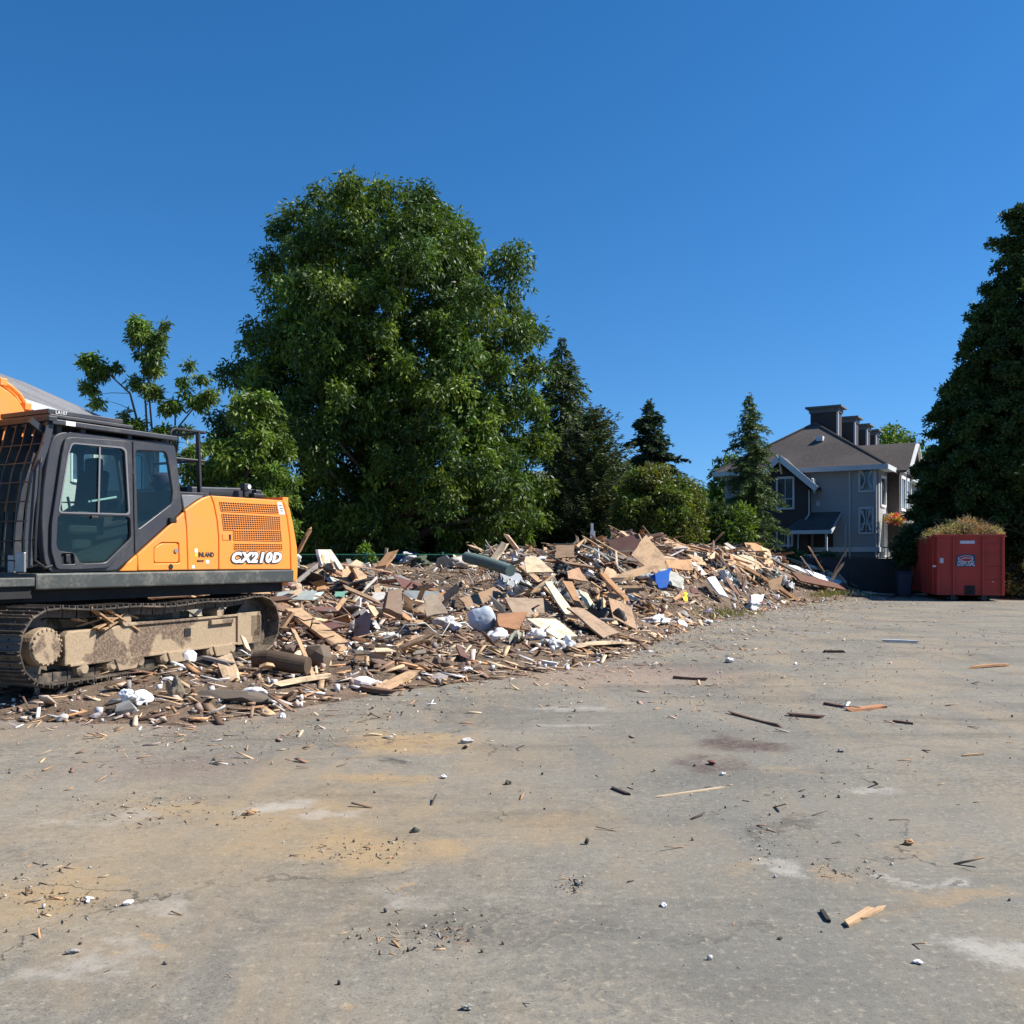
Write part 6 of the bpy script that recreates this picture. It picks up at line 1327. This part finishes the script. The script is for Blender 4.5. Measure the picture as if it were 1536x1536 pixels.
for (x, y, s) in sample(5400):
    if hidden_by_named(x, y): continue
    if blocked(x, y): continue
    near_l = s < 3.6 and x < -.5
    if near_l and rng.random() < .66: continue
    if rng.random() < .9:
        L = min(2.8, rng.lognormvariate(-.4, .6)); W = rng.choice((.03, .04, .06, .09, .09, .12, .14, .19)); T = rng.choice((.02, .02, .038, .05)); kind = 'plank'
        if s < 1.2: L *= .6
        if near_l: L = min(L * .6, .8)
    else: L = rng.uniform(.2, 1.0) * (.55 if near_l else 1); W = L * rng.uniform(.3, .8); T = rng.choice((.01, .015, .02)); kind = 'panel'
    c, cn, _ = pick(WOODS)
    if kind == 'panel' and rng.random() < .3: c, cn = rng.choice((((.62, .6, .56), 'white'), ((.40, .42, .42), 'grey'), ((.62, .56, .42), 'cream')))
    nrm = normal_at(x, y); yaw = rng.gauss(-.7, .75) if rng.random() < .6 else rng.uniform(0, 6.28)
    pit = rng.gauss(0, .26); rol = rng.gauss(0, .5); edge = min(1, s / 2.0)
    up = rng.uniform(-.02, .24) * edge + abs(math.sin(pit)) * L * .28 + W * .3 * abs(math.sin(rol)) + T * .5
    if L > 1.3: pit = max(-.16, min(.16, pit)); up = min(up, .3)
    if s < .9: pit *= .25; rol *= .25; up = T * .5 + .01
    M = frame(nrm, yaw, pit, rol); p = Vector((x, y, hz(x, y) + up)); e0, e1 = p + M @ Vector((L / 2, 0, 0)), p - M @ Vector((L / 2, 0, 0))
    if L > .35 and (hidden_by_named(e0.x, e0.y) or hidden_by_named(e1.x, e1.y)): continue
    items.append([L * max(W, .08) / y ** 2, kind, L, W, T, vary(c), cn, M, p])
items.sort(key=lambda t: -t[0])
cnt = {'plank': 0, 'panel': 0}; rest_v, rest_f, rest_c, rest_l = [], [], [], []; nv = 0
def size_word(L, kind):
    return ('long' if L > 1.5 else 'mid length' if L > .9 else 'short') if kind == 'plank' else ('large' if L > .9 else 'small')
rest = MB()
for it in items:
    _, kind, L, W, T, c, cn, M, p = it; geo = plank_geo(L, W, T) if kind == 'plank' else panel_geo(L, W, T)
    px, py = toPX(p); vis = 0 < px < 1310 and not (px < 440 and py < 868)
    if cnt[kind] < (250 if kind == 'plank' else 200) and vis:
        cnt[kind] += 1; nm = 'plank' if kind == 'plank' else 'broken_panel'
        lab = f"{size_word(L, kind)} {'narrow ' if kind == 'plank' and W < .08 else 'wide ' if kind == 'plank' and W > .17 else ''}{cn} {'plank' if kind == 'plank' else 'panel piece'} {where(p)}"
        obj_piece(nm, geo, M, p, c, M_['wood'] if cn not in ('white', 'grey', 'cream') else M_['plaster'], lab, 'plank' if kind == 'plank' else 'panel', f"{cn} {'planks' if kind == 'plank' else 'panel pieces'} in the debris pile")
    else:
        off = rng.uniform(0, 30); rest.add(geo[0], geo[1], Matrix.Translation(p) @ M.to_4x4(), c, [(a + off, b + off, d + off) for a, b, d in geo[0]])
tag(rest.build('scrap_wood', M_['wood']), 'tangle of smaller broken boards filling the demolition pile', 'scrap wood', kind='stuff')
# loose cable, wire and flashing strips
for (x, y, s) in sample(26, 1.0):
    if hidden_by_named(x, y): continue
    px, py = toPX((x, y, hz(x, y)));
    if not 0 < px < 1310: continue
    p0 = Vector((x, y, hz(x, y) + .2)); pts = [p0]; a_ = rng.uniform(0, 6.3)
    for k in range(9):
        a_ += rng.uniform(-.9, .9); q = pts[-1] + Vector((math.cos(a_) * .16, math.sin(a_) * .16, 0)); q.z = hz(q.x, q.y) + rng.uniform(.08, .42); pts.append(q)
    cn, cc = rng.choice((('black', (.02, .02, .02)), ('white', (.65, .65, .62)), ('rusty', (.22, .09, .04)))); m = MB(); m.col = cc; m.tube(pts, .011, 5)
    o = m.build('cable', M_['plaster'], None, 0, True); tag(o, f"loose {cn} cable curling {where(p0)}", 'cable', f'{cn} cables in the debris')
# white lumps, plaster, concrete
LUMP = [((.72, .71, .69), 'white foam lump', 'foam_chunk', 'foam', 5), ((.60, .58, .54), 'off white plaster lump', 'plaster_lump', 'plaster', 3), ((.30, .28, .26), 'grey concrete lump', 'concrete_chunk', 'concrete', 2.2), ((.16, .11, .08), 'brown earthy lump', 'earth_clod', 'clod', 3), ((.5, .34, .28), 'pinkish brick lump', 'brick_piece', 'brick', .5)]
lum = []
for (x, y, s) in sample(1900, .05):
    if hidden_by_named(x, y): continue
    if blocked(x, y): continue
    r = rng.random() * 13.7; 
    for t in LUMP:
        r -= t[4]
        if r <= 0: break
    z = min(.42, rng.lognormvariate(-2.45, .6)) * (1.15 if s > 1 else .8); lum.append([z / y, z, x, y, s, t])
for k in range(60):                                  # big earth clods and rotten timber blocks along the left foot of the pile
    px, py = rng.uniform(380, 720), rng.uniform(955, 1012); g_ = hit(px, py)
    if blocked(g_.x, g_.y) or hidden_by_named(g_.x, g_.y): continue
    z = rng.uniform(.09, .26); lum.append([z / g_.y, z, g_.x, g_.y, sdist(g_.x, g_.y), LUMP[3]])
lum.sort(key=lambda t: -t[0]); k_ = 0; rest = MB()
for it in lum:
    _, z, x, y, s, t = it; geo = chunk_geo(z * rng.uniform(.8, 1.5), z * rng.uniform(.6, 1.1), z * rng.uniform(.4, .85), 22); p = Vector((x, y, hz(x, y) + z * .15 + (rng.uniform(0, .22) if s > 1.5 else 0))); M = frame(normal_at(x, y), rng.uniform(0, 6.3), rng.gauss(0, .3)); c = vary(t[0]); px, py = toPX(p)
    if k_ < 240 and 0 < px < 1310 and not (px < 440 and py < 868):
        k_ += 1; obj_piece(t[2], geo, M, p, c, M_['litter'], f"{'large' if z > .25 else 'small' if z < .13 else 'fist sized'} {t[1]} {where(p)}", t[3], t[1] + 's in the debris')
    else: rest.add(geo[0], geo[1], Matrix.Translation(p) @ M.to_4x4(), c)
tag(rest.build('rubble', M_['litter']), 'small white and grey rubble lumps strewn through the demolition pile', 'rubble', kind='stuff')
# crumpled sheets
SH = [((.62, .62, .62), 'white'), ((.66, .65, .62), 'white'), ((.36, .38, .40), 'silver grey'), ((.05, .05, .055), 'black'), ((.45, .42, .36), 'beige'), ((.07, .09, .10), 'dark')]
for (x, y, s) in sample(120, 1.0):
    if hidden_by_named(x, y): continue
    if blocked(x, y): continue
    if s < 3.6 and x < -.5: continue
    c, cn = rng.choice(SH); z = rng.uniform(.3, .8); p = Vector((x, y, hz(x, y) + rng.uniform(.1, .3))); px, py = toPX(p)
    if not 0 < px < 1310: continue
    obj_piece('plastic_sheet', crumple_geo(z, z * rng.uniform(.4, .9), .12 * z / .5, 19, 3.4), frame(normal_at(x, y), rng.uniform(0, 6.3), rng.gauss(0, .3)), p, vary(c), M_['plaster'], f"crumpled {cn} plastic sheeting {where(p)}", 'sheeting', f'{cn} crumpled sheets in the debris', smooth=True)
# fine litter: splinters and crumbs, nobody could count them
def litter(name, n, place, lab, cat, lmin, lmax, cols, flat=.13, thin=.25, seed=1, pw=3):
    rs = np.random.RandomState(seed); x, y, z = place(rs, n); n = len(x); L = lmin + (lmax - lmin) * rs.rand(n) ** pw; W = L * (thin * (.4 + rs.rand(n))); T = W * flat * (1 + rs.rand(n)) + .002
    yaw = rs.rand(n) * 6.283; pit = rs.normal(size=n) * .22; cx, sx = np.cos(yaw), np.sin(yaw)
    X_ = np.stack([cx * np.cos(pit), sx * np.cos(pit), np.sin(pit)], 1); Y_ = np.stack([-sx, cx, np.zeros(n)], 1); Z_ = np.cross(X_, Y_)
    c = np.stack([x, y, z + T * .5 + np.abs(np.sin(pit)) * L * .4], 1); V = np.empty((n, 8, 3)); j = 0
    for a in (-.5, .5):
        for b in (-.5, .5):
            for d in (-.5, .5):
                w_ = (.5 + .6 * rs.rand(n))[:, None]; V[:, j] = c + X_ * (a * L)[:, None] + Y_ * (b * W)[:, None] * w_ + Z_ * (d * T)[:, None]; j += 1
    f = np.array([(0, 1, 3, 2), (4, 6, 7, 5), (0, 4, 5, 1), (2, 3, 7, 6), (0, 2, 6, 4), (1, 5, 7, 3)]); Fq = (np.arange(n)[:, None, None] * 8 + f[None]).reshape(-1, 4)
    cc = np.array(cols)[rs.randint(len(cols), size=n)] * (.75 + .5 * rs.rand(n, 1)); o = np_mesh(name, V.reshape(-1, 3), Fq, np.repeat(cc, 8, 0).clip(0, 1), M_['litter'], None, V.reshape(-1, 3)); return tag(o, lab, cat, kind='stuff')
WC = [TAN, OBR, BRN, DBR, PAL, TAN, BRN, (.65, .64, .62), (.5, .4, .33), (.3, .18, .12)]
def on_pile(rs, n):
    x = rs.uniform(-8, 16.5, n); y = rs.uniform(8.8, 44, n); s = sdist(x, y); k = (s > 0) & (s < 11) & (rs.rand(n) < np.clip(14 / y, .2, 1)); x, y = x[k], y[k]; return x, y, H(x, y) + .0
def near_edge(rs, n):
    x = rs.uniform(-6.5, 22, n); y = rs.uniform(7, 40, n); s = -sdist(x, y); k = (s > 0) & (rs.rand(n) < np.exp(-s / 1.1)) & (x < 17); return x[k], y[k], np.zeros(k.sum())
def wide(rs, n):
    y = 3.0 + 36 * rs.rand(n) ** 1.5; x = rs.uniform(-.6, .72, n) * y; s = -sdist(x, y); k = (s > 0) & ((rs.rand(n) < np.exp(-s / 5)) | (rs.rand(n) < .09)) & (rs.rand(n) < np.clip((y / 20) ** 1.5, .02, 1) * (lump(x, y, .9, .4) > rs.rand(n) * .9 - .55)); return x[k], y[k], np.zeros(k.sum())
litter('wood_fragments', 70000, on_pile, 'carpet of splinters and small broken wood over the debris pile', 'fragments', .03, .38, WC, seed=1)
litter('wood_fragments', 60000, near_edge, 'fringe of chips and splinters on the pavement along the pile foot', 'fragments', .012, .16, WC + [(.5, .33, .26)] * 2, seed=2)
litter('wood_fragments', 26000, wide, 'thin scatter of slivers and chips across the open pavement', 'fragments', .008, .16, [DBR, BRN, BRN, TAN, OBR, (.08, .06, .05)], thin=.12, seed=3, pw=6)
litter('gravel', 24000, wide, 'fine grit and small stones strewn over the open pavement', 'gravel', .003, .022, [(.3, .29, .27), (.15, .14, .13), (.08, .075, .07), (.5, .49, .47)], flat=.7, thin=.8, seed=4, pw=5)
litter('rubble', 14000, lambda rs, n: [a for a in on_pile(rs, n)], 'white and pinkish crumbs of plaster and brick over the pile foot', 'rubble', .015, .075, [(.72, .71, .7), (.6, .58, .55), (.45, .32, .26), (.3, .28, .26)], flat=.8, thin=.8, seed=5)
SPOT = [(660, 1402, 70, 26, 90), (590, 1410, 60, 22, 50), (235, 1212, 130, 26, 160), (370, 1222, 24, 16, 30), (60, 1340, 90, 60, 160), (1070, 1033, 120, 22, 160), (1230, 1000, 160, 30, 160), (1150, 1080, 170, 30, 160), (1240, 1055, 90, 20, 80), (930, 1045, 150, 16, 120),
        (860, 1328, 26, 10, 40), (1160, 1240, 40, 60, 60), (1260, 1306, 60, 14, 50), (540, 1278, 90, 18, 90), (1210, 1160, 120, 30, 60), (120, 1355, 60, 10, 60), (1405, 1050, 200, 40, 120), (1340, 960, 260, 26, 200), (1000, 1190, 200, 60, 60), (300, 1100, 260, 30, 300), (1180, 985, 220, 26, 220), (480, 1090, 160, 24, 120)]
def drifts(rs, n):
    xs_, ys_ = [], []
    for (px, py, w_, h_, k) in SPOT:
        k = int(k * n / 1000); a = px + rs.normal(size=k) * w_ * .6; b = py + rs.normal(size=k) * h_ * .6; Y = CAMH * F_PX / (b - HZ); xs_.append((a - CX) / F_PX * Y); ys_.append(Y)
    x, y = np.concatenate(xs_), np.concatenate(ys_); return x, y, np.zeros(len(x))
litter('wood_fragments', 420, drifts, 'small drifts of brown splinters gathered on the open pavement', 'fragments', .006, .07, [DBR, BRN, BRN, OBR, TAN, (.06, .045, .035), (.3, .28, .26)], thin=.16, seed=6, pw=3)
litter('gravel', 900, drifts, 'small drifts of grit and bark gathered on the open pavement', 'gravel', .002, .012, [(.3, .24, .17), (.15, .11, .08), (.09, .07, .055), (.5, .46, .4)], flat=.6, thin=.8, seed=7)
# a few weeds at the foot of the right slope
rs = np.random.RandomState(8)
for i, (px, py, n, lab) in enumerate(((1240, 893, 26, 'tuft of grass and weeds at the right foot of the pile'), (1070, 925, 30, 'dry weeds near the purple cloth'), (1222, 897, 16, 'small green weed left of the right weed tuft'))):
    c0 = hit(px, py); g_ = empty('weeds', c0, 0, lab, 'weeds'); n = n * 14; c = rs.normal(size=(n, 3)) * np.array([.5, .5, .03]); c[:, 2] = np.abs(c[:, 2]); d = unit(np.stack([rs.normal(size=n) * .5, rs.normal(size=n) * .5, np.ones(n)], 1))
    leaf_mesh('blades', c, d, unit(np.cross(d, rnd_dir(rs, n))), .12 + .2 * rs.rand(n), .02, np.array([(.10, .14, .03), (.25, .21, .08), (.14, .15, .05)])[rs.randint(3, size=n)], M_['drycut'], g_)

# labels that still coincide are told apart by their order from the left
bpy.context.view_layer.update(); by = {}
def mid_px(o):
    b = sum((Vector(c) for c in o.bound_box), Vector()) / 8 if o.type == 'MESH' else Vector((0, 0, 0)); return toPX(o.matrix_world @ b)[0]
for o in C.objects:
    if o.parent is None and o.get('label') and not o.get('kind'): by.setdefault(o['label'], []).append(o)
ORD = ['leftmost', 'second from the left', 'third from the left', 'fourth from the left', 'fifth from the left', 'sixth from the left', 'seventh from the left', 'eighth from the left']
for lab, os_ in by.items():
    if len(os_) < 2: continue
    os_.sort(key=mid_px); n = len(os_)
    for i, o in enumerate(os_):
        w_ = 'left one' if n == 2 and i == 0 else 'right one' if n == 2 else 'rightmost' if i == n - 1 else ORD[min(i, 7)]
        o['label'] = (lab + ', ' + w_) if len((lab + ' ' + w_).split()) <= 16 else ' '.join(lab.split()[:16])
